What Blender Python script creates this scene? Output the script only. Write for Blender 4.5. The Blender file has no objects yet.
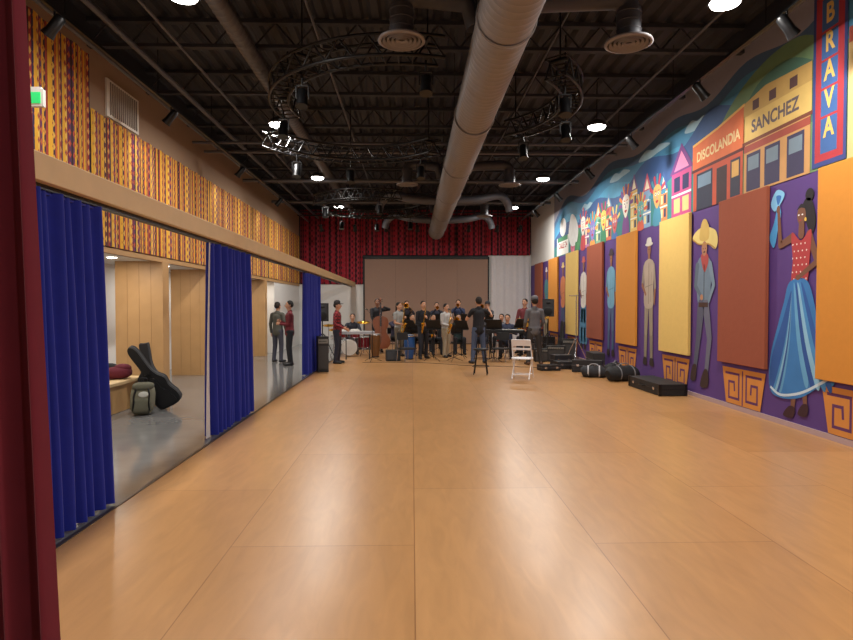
import bpy, math, random
import numpy as np
from mathutils import Vector, Matrix
random.seed(7)
scene = bpy.context.scene
V = Vector
try:
    scene.view_settings.view_transform = 'Standard'
except Exception: pass

# ---------------------------------------------------------------- materials
def lin(c):
    c = c/255.0
    return c/12.92 if c <= 0.04045 else ((c+0.055)/1.055)**2.4
def L(rgb): return (lin(rgb[0]), lin(rgb[1]), lin(rgb[2]), 1.0)
_mc = {}
def mat(name, rgb, rough=0.6, metal=0.0, var=0.08, scale=12.0, bump=0.0, emit=0.0, sheen=0.0):
    if name in _mc: return _mc[name]
    m = bpy.data.materials.new(name); m.use_nodes = True
    nt = m.node_tree; b = nt.nodes['Principled BSDF']
    b.inputs['Roughness'].default_value = rough
    b.inputs['Metallic'].default_value = metal
    if sheen: b.inputs['Sheen Weight'].default_value = sheen
    tc = nt.nodes.new('ShaderNodeTexCoord')
    nz = nt.nodes.new('ShaderNodeTexNoise'); nz.inputs['Scale'].default_value = scale
    nz.inputs['Detail'].default_value = 4
    nt.links.new(tc.outputs['Object'], nz.inputs['Vector'])
    mx = nt.nodes.new('ShaderNodeMix'); mx.data_type = 'RGBA'
    c = L(rgb)
    mx.inputs[6].default_value = tuple(x*(1-var) for x in c[:3])+(1,)
    mx.inputs[7].default_value = tuple(min(1, x*(1+var)) for x in c[:3])+(1,)
    nt.links.new(nz.outputs['Fac'], mx.inputs[0])
    nt.links.new(mx.outputs[2], b.inputs['Base Color'])
    if bump:
        bp = nt.nodes.new('ShaderNodeBump'); bp.inputs['Strength'].default_value = bump
        bp.inputs['Distance'].default_value = 0.01
        nt.links.new(nz.outputs['Fac'], bp.inputs['Height']); nt.links.new(bp.outputs['Normal'], b.inputs['Normal'])
    if emit:
        b.inputs['Emission Color'].default_value = c
        b.inputs['Emission Strength'].default_value = emit
    _mc[name] = m
    return m

def node(nt, t, **kw):
    n = nt.nodes.new(t)
    for k, v in kw.items(): setattr(n, k, v)
    return n
def mth(nt, op, a, b=None):
    n = node(nt, 'ShaderNodeMath', operation=op)
    for i, x in enumerate((a, b)):
        if x is None: continue
        if isinstance(x, (int, float)): n.inputs[i].default_value = x
        else: nt.links.new(x, n.inputs[i])
    return n.outputs[0]
def ramp(nt, fac, cols):
    r = node(nt, 'ShaderNodeValToRGB'); cr = r.color_ramp
    cr.interpolation = 'CONSTANT'; n = len(cols)
    while len(cr.elements) < n: cr.elements.new(0.5)
    for i in range(n): cr.elements[i].position = i/float(n)
    for i in range(n): cr.elements[i].color = L(cols[i])
    nt.links.new(fac, r.inputs[0]); return r.outputs[0]

def textile_mat(name, axis, colsA, colsB, dark, per=.46, zp=.13, th=.34):
    m = bpy.data.materials.new(name); m.use_nodes = True
    nt = m.node_tree; b = nt.nodes['Principled BSDF']; b.inputs['Roughness'].default_value = 0.9
    tc = node(nt, 'ShaderNodeTexCoord'); sp = node(nt, 'ShaderNodeSeparateXYZ')
    nt.links.new(tc.outputs['Object'], sp.inputs[0])
    u = sp.outputs[axis]; z = sp.outputs[2]
    pid = mth(nt, 'FLOOR', mth(nt, 'DIVIDE', u, 0.92))
    wn = node(nt, 'ShaderNodeTexWhiteNoise', noise_dimensions='1D'); nt.links.new(pid, wn.inputs['W'])
    off = mth(nt, 'MULTIPLY', wn.outputs['Value'], 0.7)
    f = mth(nt, 'FRACT', mth(nt, 'ADD', mth(nt, 'DIVIDE', u, per), off))
    cA = ramp(nt, f, colsA); cB = ramp(nt, f, colsB)
    g = mth(nt, 'ABSOLUTE', mth(nt, 'SUBTRACT', mth(nt, 'FRACT', mth(nt, 'DIVIDE', z, zp)), 0.5))
    h = mth(nt, 'ABSOLUTE', mth(nt, 'SUBTRACT', mth(nt, 'FRACT', mth(nt, 'DIVIDE', u, per/8)), 0.5))
    d = mth(nt, 'LESS_THAN', mth(nt, 'ADD', g, h), th)
    mx = node(nt, 'ShaderNodeMix', data_type='RGBA'); nt.links.new(d, mx.inputs[0])
    nt.links.new(cA, mx.inputs[6]); nt.links.new(cB, mx.inputs[7])
    edge = mth(nt, 'LESS_THAN', mth(nt, 'FRACT', mth(nt, 'DIVIDE', u, 0.92)), 0.03)
    m2 = node(nt, 'ShaderNodeMix', data_type='RGBA'); nt.links.new(edge, m2.inputs[0])
    nt.links.new(mx.outputs[2], m2.inputs[6]); m2.inputs[7].default_value = L(dark)
    nt.links.new(m2.outputs[2], b.inputs['Base Color'])
    return m

YEL = (222, 166, 50)
M_tex = textile_mat('woven_yellow_textile', 1,
    [YEL, YEL, (72,44,62), (196,96,46), YEL, (176,110,60), (150,48,48), (56,42,72), YEL, YEL, (226,186,90), (120,44,66), (96,58,92), YEL, (64,44,56), (160,60,50)],
    [YEL, (150,60,45), (214,170,80), (90,50,70), YEL, (110,56,76), (214,160,80), (180,84,60), YEL, (90,60,90), (180,80,50), YEL, (190,84,60), (140,60,70), (200,140,60), (90,40,50)], (60,42,38), .62, .15)
M_texr = textile_mat('woven_red_textile', 0,
    [(150,24,42), (150,24,42), (30,10,18), (155,36,54), (140,22,38), (38,12,20), (150,44,54), (110,16,30)],
    [(70,14,28), (150,50,62), (110,20,38), (60,14,28), (150,56,62), (120,30,50), (70,16,30), (55,14,24)], (14,6,10), .7, .22, .36)

def floor_mat():
    m = bpy.data.materials.new('plywood_floor'); m.use_nodes = True
    nt = m.node_tree; b = nt.nodes['Principled BSDF']
    tc = node(nt, 'ShaderNodeTexCoord'); sp = node(nt, 'ShaderNodeSeparateXYZ'); nt.links.new(tc.outputs['Object'], sp.inputs[0])
    cb = node(nt, 'ShaderNodeCombineXYZ')
    nt.links.new(mth(nt, 'ADD', sp.outputs[1], 40.0), cb.inputs[0]); nt.links.new(mth(nt, 'ADD', sp.outputs[0], 24.385), cb.inputs[1])
    br = node(nt, 'ShaderNodeTexBrick'); br.offset = 0.5
    br.inputs['Scale'].default_value = 1.0; br.inputs['Brick Width'].default_value = 2.44; br.inputs['Row Height'].default_value = 1.22
    br.inputs['Mortar Size'].default_value = 0.0035; br.inputs['Mortar Smooth'].default_value = 0.1; br.inputs['Bias'].default_value = 0
    br.inputs['Color1'].default_value = L((186,139,90)); br.inputs['Color2'].default_value = L((175,128,80)); br.inputs['Mortar'].default_value = L((142,98,58))
    nt.links.new(cb.outputs[0], br.inputs['Vector'])
    mp = node(nt, 'ShaderNodeMapping'); mp.inputs['Scale'].default_value = (6, 1.2, 1); nt.links.new(tc.outputs['Object'], mp.inputs[0])
    nz = node(nt, 'ShaderNodeTexNoise'); nz.inputs['Scale'].default_value = 1.6; nz.inputs['Detail'].default_value = 7; nz.inputs['Distortion'].default_value = 1.2
    nt.links.new(mp.outputs[0], nz.inputs['Vector'])
    hs = node(nt, 'ShaderNodeHueSaturation')
    nt.links.new(mth(nt, 'ADD', mth(nt, 'MULTIPLY', nz.outputs['Fac'], 0.4), 0.80), hs.inputs['Value'])
    nt.links.new(br.outputs['Color'], hs.inputs['Color'])
    nt.links.new(hs.outputs[0], b.inputs['Base Color'])
    n2 = node(nt, 'ShaderNodeTexNoise'); n2.inputs['Scale'].default_value = 1.3; nt.links.new(tc.outputs['Object'], n2.inputs['Vector'])
    nt.links.new(mth(nt, 'ADD', mth(nt, 'MULTIPLY', n2.outputs['Fac'], 0.08), 0.275), b.inputs['Roughness'])
    return m
M_floor = floor_mat()
M_conc = mat('polished_concrete', (126,125,124), 0.12, var=0.22, scale=3)
M_white = mat('white_paint', (210,208,204), 0.7, var=0.03)
M_tan = mat('tan_wall_paint', (150,122,98), 0.8, var=0.04)
M_black = mat('black_paint', (20,20,22), 0.6)
M_blk2 = mat('black_metal', (16,16,18), 0.4, 0.3)
M_deck = mat('black_ceiling_deck', (38,39,46), 0.7, var=0.15)
M_duct = mat('grey_spiral_duct', (130,126,126), 0.5, 0.1, var=0.08)
M_pipe = mat('grey_pipe', (84,84,90), 0.5, 0.1)
M_oak = mat('oak_veneer', (182,142,94), 0.5, var=0.12, scale=4)
M_beam = mat('beam_wood', (218,188,140), 0.5, var=0.08, scale=5)
M_blue = mat('blue_velvet', (18,38,155), 0.8, var=0.15, sheen=0.15)
M_red = mat('maroon_velvet', (104,10,34), 0.85, var=0.12, sheen=0.15)
M_chrome = mat('chrome', (200,200,205), 0.2, 0.9)
M_brass = mat('brass', (215,165,60), 0.25, 0.9)

# ---------------------------------------------------------------- mesh builder
def perp_frame(d):
    d = d.normalized(); a = V((0,0,1)) if abs(d.z) < 0.9 else V((1,0,0))
    s = d.cross(a).normalized(); return d, s, d.cross(s).normalized()

def smoothp(pts, n=5, closed=True):
    out = []; N = len(pts); k = len(pts[0])
    rng = range(N) if closed else range(N-1)
    for i in rng:
        if closed: p = [pts[(i+j-1) % N] for j in range(4)]
        else: p = [pts[max(0, min(N-1, i+j-1))] for j in range(4)]
        for s in range(n):
            t = s/n
            out.append(tuple(0.5*((2*p[1][c])+(-p[0][c]+p[2][c])*t+(2*p[0][c]-5*p[1][c]+4*p[2][c]-p[3][c])*t*t+(-p[0][c]+3*p[1][c]-3*p[2][c]+p[3][c])*t**3) for c in range(k)))
    if not closed: out.append(tuple(pts[-1]))
    return out

class MB:
    def __init__(s): s.v=[]; s.f=[]; s.fm=[]; s.fs=[]; s.mats=[]
    def mi(s, m):
        if m not in s.mats: s.mats.append(m)
        return s.mats.index(m)
    def add(s, vs, fs, m, sm=False):
        o = len(s.v); k = s.mi(m)
        s.v += [tuple(v) for v in vs]
        for f in fs: s.f.append(tuple(i+o for i in f)); s.fm.append(k); s.fs.append(sm)
    def box(s, c, d, m, R=None):
        c = V(c); vs = []
        for x in (-.5,.5):
            for y in (-.5,.5):
                for z in (-.5,.5):
                    p = V((x*d[0], y*d[1], z*d[2]))
                    if R is not None: p = R @ p
                    vs.append(c+p)
        s.add(vs, [(0,1,3,2),(4,6,7,5),(0,4,5,1),(2,3,7,6),(0,2,6,4),(1,5,7,3)], m)
    def b2(s, lo, hi, m):
        s.box([(a+b)/2 for a, b in zip(lo, hi)], [abs(b-a) for a, b in zip(lo, hi)], m)
    def tube(s, pts, r, m, n=8, caps=True):
        pts = [V(p) for p in pts]; N = len(pts)
        rs = r if isinstance(r, (list, tuple)) else [r]*N
        dirs = [((pts[min(i+1, N-1)]-pts[max(i-1, 0)])).normalized() for i in range(N)]
        d, a, b = perp_frame(dirs[0]); vs = []
        for i in range(N):
            dd = dirs[i]; a = (a-dd*a.dot(dd)).normalized(); b = dd.cross(a)
            for j in range(n):
                t = 2*math.pi*j/n
                vs.append(pts[i]+(a*math.cos(t)+b*math.sin(t))*rs[i])
        fs = [(i*n+j, i*n+(j+1) % n, (i+1)*n+(j+1) % n, (i+1)*n+j) for i in range(N-1) for j in range(n)]
        s.add(vs, fs, m, True)
        if caps:
            s.add(vs[:n], [tuple(range(n))[::-1]], m); s.add(vs[-n:], [tuple(range(n))], m)
    def cyl(s, p1, p2, r, m, r2=None, n=16): s.tube([p1, p2], [r, r if r2 is None else r2], m, n)
    def ell(s, c, rad, m, R=None, n=16, k=9, ex=1.0):
        c = V(c); vs = []; pw = lambda q: math.copysign(abs(q)**ex, q)
        for i in range(k+1):
            ph = -math.pi/2+math.pi*i/k
            for j in range(n):
                t = 2*math.pi*j/n
                p = V((rad[0]*pw(math.cos(ph))*pw(math.cos(t)), rad[1]*pw(math.cos(ph))*pw(math.sin(t)), rad[2]*pw(math.sin(ph))))
                if R is not None: p = R @ p
                vs.append(c+p)
        s.add(vs, [(i*n+j, i*n+(j+1) % n, (i+1)*n+(j+1) % n, (i+1)*n+j) for i in range(k) for j in range(n)], m, True)
    def lathe(s, prof, m, c=(0,0,0), R=None, n=24, sm=True):
        c = V(c); vs = []
        for r, z in prof:
            for j in range(n):
                t = 2*math.pi*j/n; p = V((r*math.cos(t), r*math.sin(t), z))
                if R is not None: p = R @ p
                vs.append(c+p)
        s.add(vs, [(i*n+j, i*n+(j+1) % n, (i+1)*n+(j+1) % n, (i+1)*n+j) for i in range(len(prof)-1) for j in range(n)], m, sm)
    def prism(s, poly, th, m, M, m2=None):
        n = len(poly)
        a = [M @ V((p[0], p[1], -th/2)) for p in poly]; b = [M @ V((p[0], p[1], th/2)) for p in poly]
        s.add(a, [tuple(range(n))[::-1]], m); s.add(b, [tuple(range(n))], m)
        s.add(a+b, [(i, (i+1) % n, n+(i+1) % n, n+i) for i in range(n)], m2 or m)
    def build(s, name, loc=(0,0,0), rz=0, parent=None, bevel=0, scale=1):
        me = bpy.data.meshes.new(name); me.from_pydata(s.v, [], s.f)
        for m in s.mats: me.materials.append(m)
        me.polygons.foreach_set('material_index', s.fm); me.polygons.foreach_set('use_smooth', s.fs)
        me.update()
        o = bpy.data.objects.new(name, me); scene.collection.objects.link(o)
        o.location = loc; o.rotation_euler = (0, 0, rz); o.scale = (scale,)*3
        if parent: o.parent = parent
        if bevel:
            md = o.modifiers.new('bev', 'BEVEL'); md.width = bevel; md.segments = 2; md.limit_method = 'ANGLE'; md.angle_limit = 0.9
        return o
def Rx(a): return Matrix.Rotation(a, 3, 'X')
def Ry(a): return Matrix.Rotation(a, 3, 'Y')
def Rz(a): return Matrix.Rotation(a, 3, 'Z')
def T4(loc, R): return Matrix.Translation(V(loc)) @ R.to_4x4()

def simple_box(name, lo, hi, m, bevel=0):
    b = MB(); b.b2(lo, hi, m); return b.build(name, bevel=bevel)

# ---------------------------------------------------------------- room shell
YB, YF, XR, XL, XC, ZT, XA = 24.8, -4.0, 5.0, -4.7, -2.36, 5.85, -6.1
simple_box('floor', (XC, YF, -0.1), (XR+.1, YB, 0), M_floor)
simple_box('floor_corridor', (XA-.1, YF, -0.1), (XC, YB, -0.002), M_conc)
simple_box('trim_floor_edge', (XC-.02, YF, 0), (XC+.015, YB, 0.006), mat('dark_metal_trim', (90,80,70), .4, .5))
b = MB(); pts = []
x = XA
while x < XR+.1:
    pts += [(x, ZT), (x+.06, ZT-.06), (x+.16, ZT-.06), (x+.2, ZT)]; x += .26
vs = [(p[0], YF, p[1]) for p in pts]+[(p[0], YB, p[1]) for p in pts]; n = len(pts)
b.add(vs, [(i, i+1, n+i+1, n+i) for i in range(n-1)], M_deck)
b.b2((XA-.1, YF, ZT+.01), (XR+.1, YB, ZT+.1), M_deck)
b.build('ceiling')
b = MB()
b.b2((XL-.2, YF, 2.44), (XL, YB, 5.5), M_tan)
b.b2((XL-.2, YF, 5.5), (XL, YB, ZT), M_deck)
b.b2((XL-.2, YF, 0), (XL, 7.6, 2.44), M_white)
b.b2((XL-.2, 20.3, 0), (XL, YB, 2.44), M_white)
b.b2((XA-.1, 7.4, 0), (XA, 20.5, 2.44), M_white)
b.b2((XA, 7.4, 2.44), (XL-.2, 20.5, 2.54), M_white)
b.b2((XA, 7.4, 0), (XL-.2, 7.6, 2.44), M_white)
b.b2((XA, 20.3, 0), (XL-.2, 20.5, 2.44), M_white)
b.build('wall_left')
M_groove = mat('oak_groove', (146,110,70), .6)
for y in (11.2, 13.75, 16.3, 18.9):
    b = MB(); b.b2((-5.55, y, 0), (XL+.03, y+.28, 2.438), M_oak)
    for k in range(1, 4): b.b2((-5.55+k*.22, y-.004, 0.0), (-5.546+k*.22, y, 2.438), M_groove)
    b.build('oak_partition')
b = MB(); b.b2((XL, YF, 2.42), (XL+.02, YB, 2.5), M_oak); b.build('trim_alcove_header')
b = MB(); b.b2((XR, YF, 0), (XR+.2, YB, 3.27), mat('purple_wall_paint', (84,54,122), .75, var=.12, scale=2))
b.b2((XR, 20.75, 3.27), (XR+.2, YB, 5.5), M_white)
b.b2((XR, YF, 3.27), (XR+.2, 20.75, 5.5), mat('lilac_grey_paint', (146,144,156), .7, var=.05))
b.b2((XR, YF, 5.5), (XR+.2, YB, ZT), M_deck)
b.build('wall_right')
simple_box('baseboard_right', (XR-.02, YF, 0), (XR, YB, 0.07), mat('pale_baseboard', (176,150,150), .6))
b = MB(); b.b2((XA-.1, YB, 0), (XR+.2, YB+.2, ZT), M_deck)
b.b2((XL, YB-.03, 0), (-1.99, YB, 2.5), M_white)
b.b2((3.2, YB-.03, 0), (XR, YB, 3.75), M_white)
b.build('wall_back')
simple_box('wall_front', (XA-.1, YF-.2, 0), (XR+.2, YF, ZT), M_tan)
M_part = mat('taupe_partition_fabric', (150,122,106), .8, var=.04)
b = MB(); n = 4; w = 5.14/n
for i in range(n): b.b2((-1.97+i*w+.003, YB-.1, 0.03), (-1.97+(i+1)*w-.003, YB-.03, 3.55), M_part)
b.b2((-2.03, YB-.12, 0), (-1.97, YB-.02, 3.62), M_black); b.b2((3.17, YB-.12, 0), (3.23, YB-.02, 3.62), M_black)
b.b2((-2.03, YB-.12, 3.56), (3.23, YB-.02, 3.66), M_black); b.b2((-1.97, YB-.06, 0), (3.17, YB-.03, 3.6), M_black)
b.build('folding_partition')
def hanging(name, m, axis, a0, a1, fixed, z0, z1, amp=.015):
    b = MB(); n = int((a1-a0)/.06); vs = []
    for i in range(n+1):
        a = a0+(a1-a0)*i/n; d = .03+amp*math.sin(a*2*math.pi/.46)
        for z in (z0, z1):
            vs.append((fixed+d, a, z) if axis == 'y' else (a, fixed-d, z))
    b.add(vs, [(2*i, 2*i+2, 2*i+3, 2*i+1) for i in range(n)], m, True)
    return b.build(name)
hanging('textile_hanging', M_tex, 'y', YF+.1, 8.75, XL, 2.52, 5.24)
hanging('textile_hanging', M_tex, 'y', 8.77, YB-.05, XL, 2.52, 4.48)
hanging('red_textile_hanging', M_texr, 'x', XL+.06, -2.06, YB-.03, 2.5, 5.6)
hanging('red_textile_hanging', M_texr, 'x', -2.04, XR-.05, YB-.06, 3.72, 5.6)
b = MB(); vs = []; n = 60
for i in range(n+1):
    x = 3.3+1.6*i/n; d = .015*math.sin(i*.6)*(.6+.4*math.sin(i*.37))
    for z in (0.02, 3.68): vs.append((x, YB-.16+d, z))
b.add(vs, [(2*i, 2*i+2, 2*i+3, 2*i+1) for i in range(n)], mat('white_cloth', (205,202,204), .9), True)
b.build('white_curtain')
b = MB(); b.b2((XL, 9.25, 4.52), (XL+.03, 10.3, 5.1), mat('vent_white', (225,218,206), .5))
for i in range(14):
    yy = 9.32+i*.066
    b.box((XL+.035, yy+.03, 4.81), (.02, .018, .5), mat('vent_dark', (140,130,122), .6))
b.build('air_vent_grille')

b = MB(); b.b2((XC-.2, YF, 2.40), (XC, YB-.07, 2.58), M_beam)
b.build('wood_beam', bevel=.005)
xc = XC-.09
b = MB(); b.b2((xc-.03, YF, 2.365), (xc+.03, 24.0, 2.4), M_blk2)
b.build('curtain_track')

def curtain(name, m, p0, p1, z0, z1, folds, amp, flare=0.0, lining=None, seed=1, gather=0.0):
    rnd = random.Random(seed); p0 = V(p0); p1 = V(p1); d = (p1-p0); Ln = d.length; d.normalize(); nrm = V((-d.y, d.x, 0))
    N = folds*12; K = 16; vs = []
    ph = [rnd.uniform(-.5, .5) for _ in range(folds+2)]; am = [rnd.uniform(.65, 1.15) for _ in range(folds+2)]
    for k in range(K+1):
        t = k/K; z = z1+(z0-z1)*t
        for i in range(N+1):
            u = i/N; fi = int(u*folds); ff = u*folds-fi
            a = am[fi]*(1-ff)+am[fi+1]*ff; pp = ph[fi]*(1-ff)+ph[fi+1]*ff
            off = amp*a*math.sin(2*math.pi*u*folds+pp+.3*math.sin(t*3+u*5))*(.75+.35*t)
            off += amp*.35*math.sin(2*math.pi*u*folds*.5+pp*2+t)
            uu = u*Ln+flare*t*u+gather*math.sin(math.pi*t)*(.5-u)
            q = p0+d*uu+nrm*off; vs.append((q.x, q.y, z))
    b = MB(); W = N+1
    b.add(vs, [(k*W+i, k*W+i+1, (k+1)*W+i+1, (k+1)*W+i) for k in range(K) for i in range(N)], m, True)
    if lining:
        e = []
        for k in range(K+1):
            q = V(vs[k*W]); wd_ = .02+.10*(k/K)**2; e += [q, q-d*wd_+nrm*.01]
        b.add(e, [(2*k, 2*k+1, 2*k+3, 2*k+2) for k in range(K)], lining, True)
    b.b2((min(p0.x, p1.x)-.01, min(p0.y, p1.y), z1-.02), (max(p0.x, p1.x)+.01, max(p0.y, p1.y), z1), m)
    return b.build(name)
M_lin = mat('white_lining', (200,198,200), .9)
curtain('blue_curtain', M_blue, (xc, 3.1, 0), (xc, 4.68, 0), 0.015, 2.365, 12, .065, .15, seed=3)
curtain('blue_curtain', M_blue, (xc, 7.2, 0), (xc, 8.85, 0), 0.015, 2.365, 12, .065, .12, lining=M_lin, seed=4)
curtain('blue_curtain', M_blue, (xc, 13.6, 0), (xc, 15.7, 0), 0.015, 2.365, 13, .065, .1, seed=5)
curtain('blue_curtain', M_blue, (xc, 0.2, 0), (xc, 1.3, 0), 0.015, 2.365, 10, .065, .1, seed=8)
curtain('red_stage_curtain', M_red, (-2.15, 1.8, 0), (-1.2, 1.8, 0), 0.015, 4.2, 11, .05, .15, seed=6)
b = MB(); b.cyl((-2.25, 1.8, 4.23), (-1.1, 1.8, 4.23), .025, M_blk2)
for x in (-2.1, -1.25): b.cyl((x, 1.8, 4.23), (x, 1.8, ZT), .012, M_blk2)
b.build('curtain_rod')
M_green = mat('exit_green', (40,200,110), .5, emit=.5)
b = MB(); b.box((0, 0, 0), (.26, .05, .2), M_white); b.box((0, -.028, 0), (.2, .008, .13), M_green); b.b2((-.19, -.02, .1), (.1, .02, .13), M_white)
b.build('exit_sign', (-4.47, 7.15, 4.05))

# ---------------------------------------------------------------- ceiling services
b = MB()
yy = -2.6
while yy < 24.5:
    b.b2((XL, yy-.05, 5.72), (XR-.06, yy+.05, 5.78), M_deck); b.b2((XL, yy-.05, 5.36), (XR-.06, yy+.05, 5.41), M_deck)
    x = XL
    while x < XR-.7:
        b.cyl((x, yy, 5.4), (x+.3, yy, 5.74), .014, M_deck, n=5); b.cyl((x+.3, yy, 5.74), (x+.6, yy, 5.4), .014, M_deck, n=5); x += .6
    yy += 1.9
b.build('ceiling_joists')
b = MB(); prof = []; y = 1.0; DX = .99
while y < 24.0:
    prof += [(.30, y), (.30, y+.09), (.308, y+.1), (.308, y+.115), (.30, y+.125)]; y += .13
for pr in (prof, [(.30, 24.0), (.32, 24.0), (.32, 24.06), (.001, 24.06)], [(.001, 1.0), (.30, 1.0)]): b.lathe(pr, M_duct, c=(DX, 0, 4.62), R=Rx(-math.pi/2), n=40)
for y in (3, 6.2, 9.4, 12.6, 15.8, 19, 22.2):
    b.lathe([(.312, y), (.325, y), (.325, y+.05), (.312, y+.05)], M_duct, c=(DX, 0, 4.62), R=Rx(-math.pi/2), n=40)
    for s in (-1, 1): b.cyl((DX+s*.32, y+.02, 4.62), (DX+s*.32, y+.02, ZT), .006, M_blk2, n=5)
b.build('spiral_air_duct')
M_dd = mat('dark_duct', (66,66,72), .5, .1)
def diffuser(x, y, z=4.72):
    b = MB(); dg_ = mat('diffuser_grey', (128,124,126), .5); b.lathe([(.12, .08), (.14, .05), (.27, .0), (.28, -.02), (.26, -.03), (.24,-.03)], dg_, n=32)
    for r0 in (.22, .17, .12, .07): b.lathe([(r0, .0), (r0+.005, -.035), (r0-.025, -.0)], dg_, n=32)
    b.lathe([(.25,.0),(.001,.0)], M_black, n=32)
    b.cyl((0, 0, .05), (0, 0, .38), .14, M_dd)
    for k in range(3): b.lathe([(.14, .12+k*.1), (.15, .13+k*.1), (.14, .14+k*.1)], M_dd)
    dx = DX-x; s = 1 if dx > 0 else -1
    b.tube([(0, 0, .34), (0, 0, .4), (s*.06, 0, .47), (s*.18, 0, .5), (dx-s*.35, 0, .44), (dx-s*.24, 0, .15)], .12, M_dd, n=16)
    b.build('air_diffuser', (x, y, z))
for x, y in ((-.12, 7.0), (2.56, 7.0), (-.12, 15.2), (2.5, 15.2), (-.1, 20.5), (2.5, 20.5)): diffuser(x, y)
b = MB(); prof = []; y = 1.0
while y < 22: prof += [(.11, y), (.11, y+.1), (.118, y+.11), (.11, y+.12)]; y += .14
b.lathe(prof, M_pipe, c=(-2.3, 0, 5.2), R=Rx(-math.pi/2), n=20)
b.build('branch_duct')
b = MB()
for x, z, r in ((-4.3, 5.1, .03), (-3.9, 5.25, .04), (-3.3, 5.3, .022), (-1.3, 5.33, .018), (2.0, 5.345, .012), (4.6, 5.2, .03), (3.9, 5.3, .02)):
    b.cyl((x, YF, z), (x, YB, z), r, M_pipe, n=8)
for y, z, x0, x1, r in ((6.3, 5.02, -2.0, 4.6, .035), (12.6, 5.03, -4.6, 4.6, .03), (13.3, 5.02, -4.6, 4.6, .035), (16.3, 5.02, -4.6, 4.6, .05), (19.6, 5.02, -4.6, 4.6, .05), (5, 5.03, -4.6, 4.6, .03)):
    b.cyl((x0, y, z), (x1, y, z), r, M_pipe, n=8)
for y, s in ((17.5, -1), (17.5, 1), (21.5, -1), (21.5, 1)):
    p = smoothp([(DX+s*.3, y, 4.7), (DX+s*1.0, y, 4.75), (DX+s*1.6, y+.2, 4.9), (DX+s*1.9, y+.5, 4.75), (DX+s*2.0, y+.6, 4.5)], 5, False)
    b.tube(p, .12, M_pipe, n=12)
b.build('ceiling_pipes')
M_lens = mat('spot_lens', (255,246,232), .3, emit=1.5)
def spot(b, p, aim, s=1.0):
    p = V(p); d = (V(aim)-p).normalized()
    c = p+V((0, 0, -.16*s)); b.cyl(p, c, .012, M_blk2, n=6)
    b.tube([c-d*.12*s, c-d*.1*s, c+d*.06*s, c+d*.13*s], [.03*s, .055*s, .055*s, .07*s], M_blk2, n=14)
    e = c+d*.131*s; dd, a, q = perp_frame(d)
    b.add([e+(a*math.cos(t)+q*math.sin(t))*.05*s for t in [k*math.pi/6 for k in range(12)]], [tuple(range(12))], M_lens)
def track(x, ys, side):
    b = MB(); z = 4.92; b.b2((x-.02, 1, z-.02), (x+.02, 22, z+.02), M_blk2)
    for y in np.arange(2, 22, 2.5): b.cyl((x, y, z), (x, y, ZT), .008, M_blk2, n=5)
    for y in ys: spot(b, (x, y, z), (x+side*1.3, y+.2, z-1.4), 1.1)
    return b.build('track_light_rail')
track(4.2, (4.5, 6.6, 8.6, 11.3, 14, 17, 20), 1)
track(-4.0, (3.5, 6.8, 10.0, 14, 18), -1)
def truss(cx, cy, R, a0, a1, z, spots):
    b = MB(); n = 22
    P = lambda t, r, zz: V((cx+r*math.cos(t), cy+r*math.sin(t), zz))
    A = [a0+(a1-a0)*i/n for i in range(n+1)]
    for r, zz in ((R-.14, z), (R+.14, z), (R-.14, z+.26), (R+.14, z+.26)): b.tube([P(t, r, zz) for t in A], .022, M_blk2, n=6)
    for i in range(n):
        k = i % 2
        for r in (R-.14, R+.14):
            b.cyl(P(A[i], r, z+.26*k), P(A[i+1], r, z+.26*(1-k)), .013, M_blk2, n=5)
        b.cyl(P(A[i], R-.14, z), P(A[i], R+.14, z), .011, M_blk2, n=5); b.cyl(P(A[i], R-.14, z+.26), P(A[i], R+.14, z+.26), .011, M_blk2, n=5)
    for i in (1, n//2, n-1):
        b.cyl(P(A[i], R, z+.26), P(A[i], R, ZT), .012, M_blk2, n=6); b.cyl(P(A[i], R-.14, z+.26), P(A[i], R+.14, z+.26), .03, M_blk2, n=6)
    for f in spots:
        p = P(a0+(a1-a0)*f, R, z); q = p+V((0, 0, -.14)); b.cyl(p, q, .015, M_blk2, n=6)
        b.b2((q.x-.09, q.y-.015, q.z-.18), (q.x-.075, q.y+.015, q.z), M_blk2); b.b2((q.x+.075, q.y-.015, q.z-.18), (q.x+.09, q.y+.015, q.z), M_blk2); b.b2((q.x-.09, q.y-.015, q.z-.015), (q.x+.09, q.y+.015, q.z), M_blk2)
        b.tube([q+V((0, .02, -.04)), q+V((0, .02, -.07)), q+V((0, -.03, -.22)), q+V((0, -.05, -.3))], [.04, .068, .068, .085], M_blk2, n=14)
    b.build('curved_lighting_truss')
r_ = math.radians
truss(-.15, 9.45, 1.9, r_(165), r_(286), 4.72, (.1, .5, .95))
truss(-.95, 10.2, 1.75, r_(38), r_(160), 4.5, (.1, .5, .8))
truss(.4, 9.15, 2.0, r_(-42), r_(48), 4.62, (.1, .5, .9))
truss(-1.2, 18.3, 1.7, r_(200), r_(300), 4.6, (.2, .8))
truss(-1.2, 18.6, 1.7, r_(20), r_(160), 4.6, (.2, .5, .8))
b = MB(); b.cyl((-4.4, 22.9, 5.08), (4.7, 22.9, 5.08), .03, M_blk2)
for x in (-4, -2, 0, 2, 4): b.cyl((x, 22.9, 5.08), (x, 22.9, ZT), .01, M_blk2, n=5)
for x in (-3.5, -2.2, -1, .2, 2.2, 3.3, 4.2): b.cyl((x, 22.9, 5.08), (x, 22.9, 4.8), .01, M_blk2, n=5); spot(b, (x, 22.9, 4.8), (x, 23.9, 4.1), 1.2)
b.build('stage_light_pipe')
M_led = mat('led_disc', (255,252,245), .5, emit=14)
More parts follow.
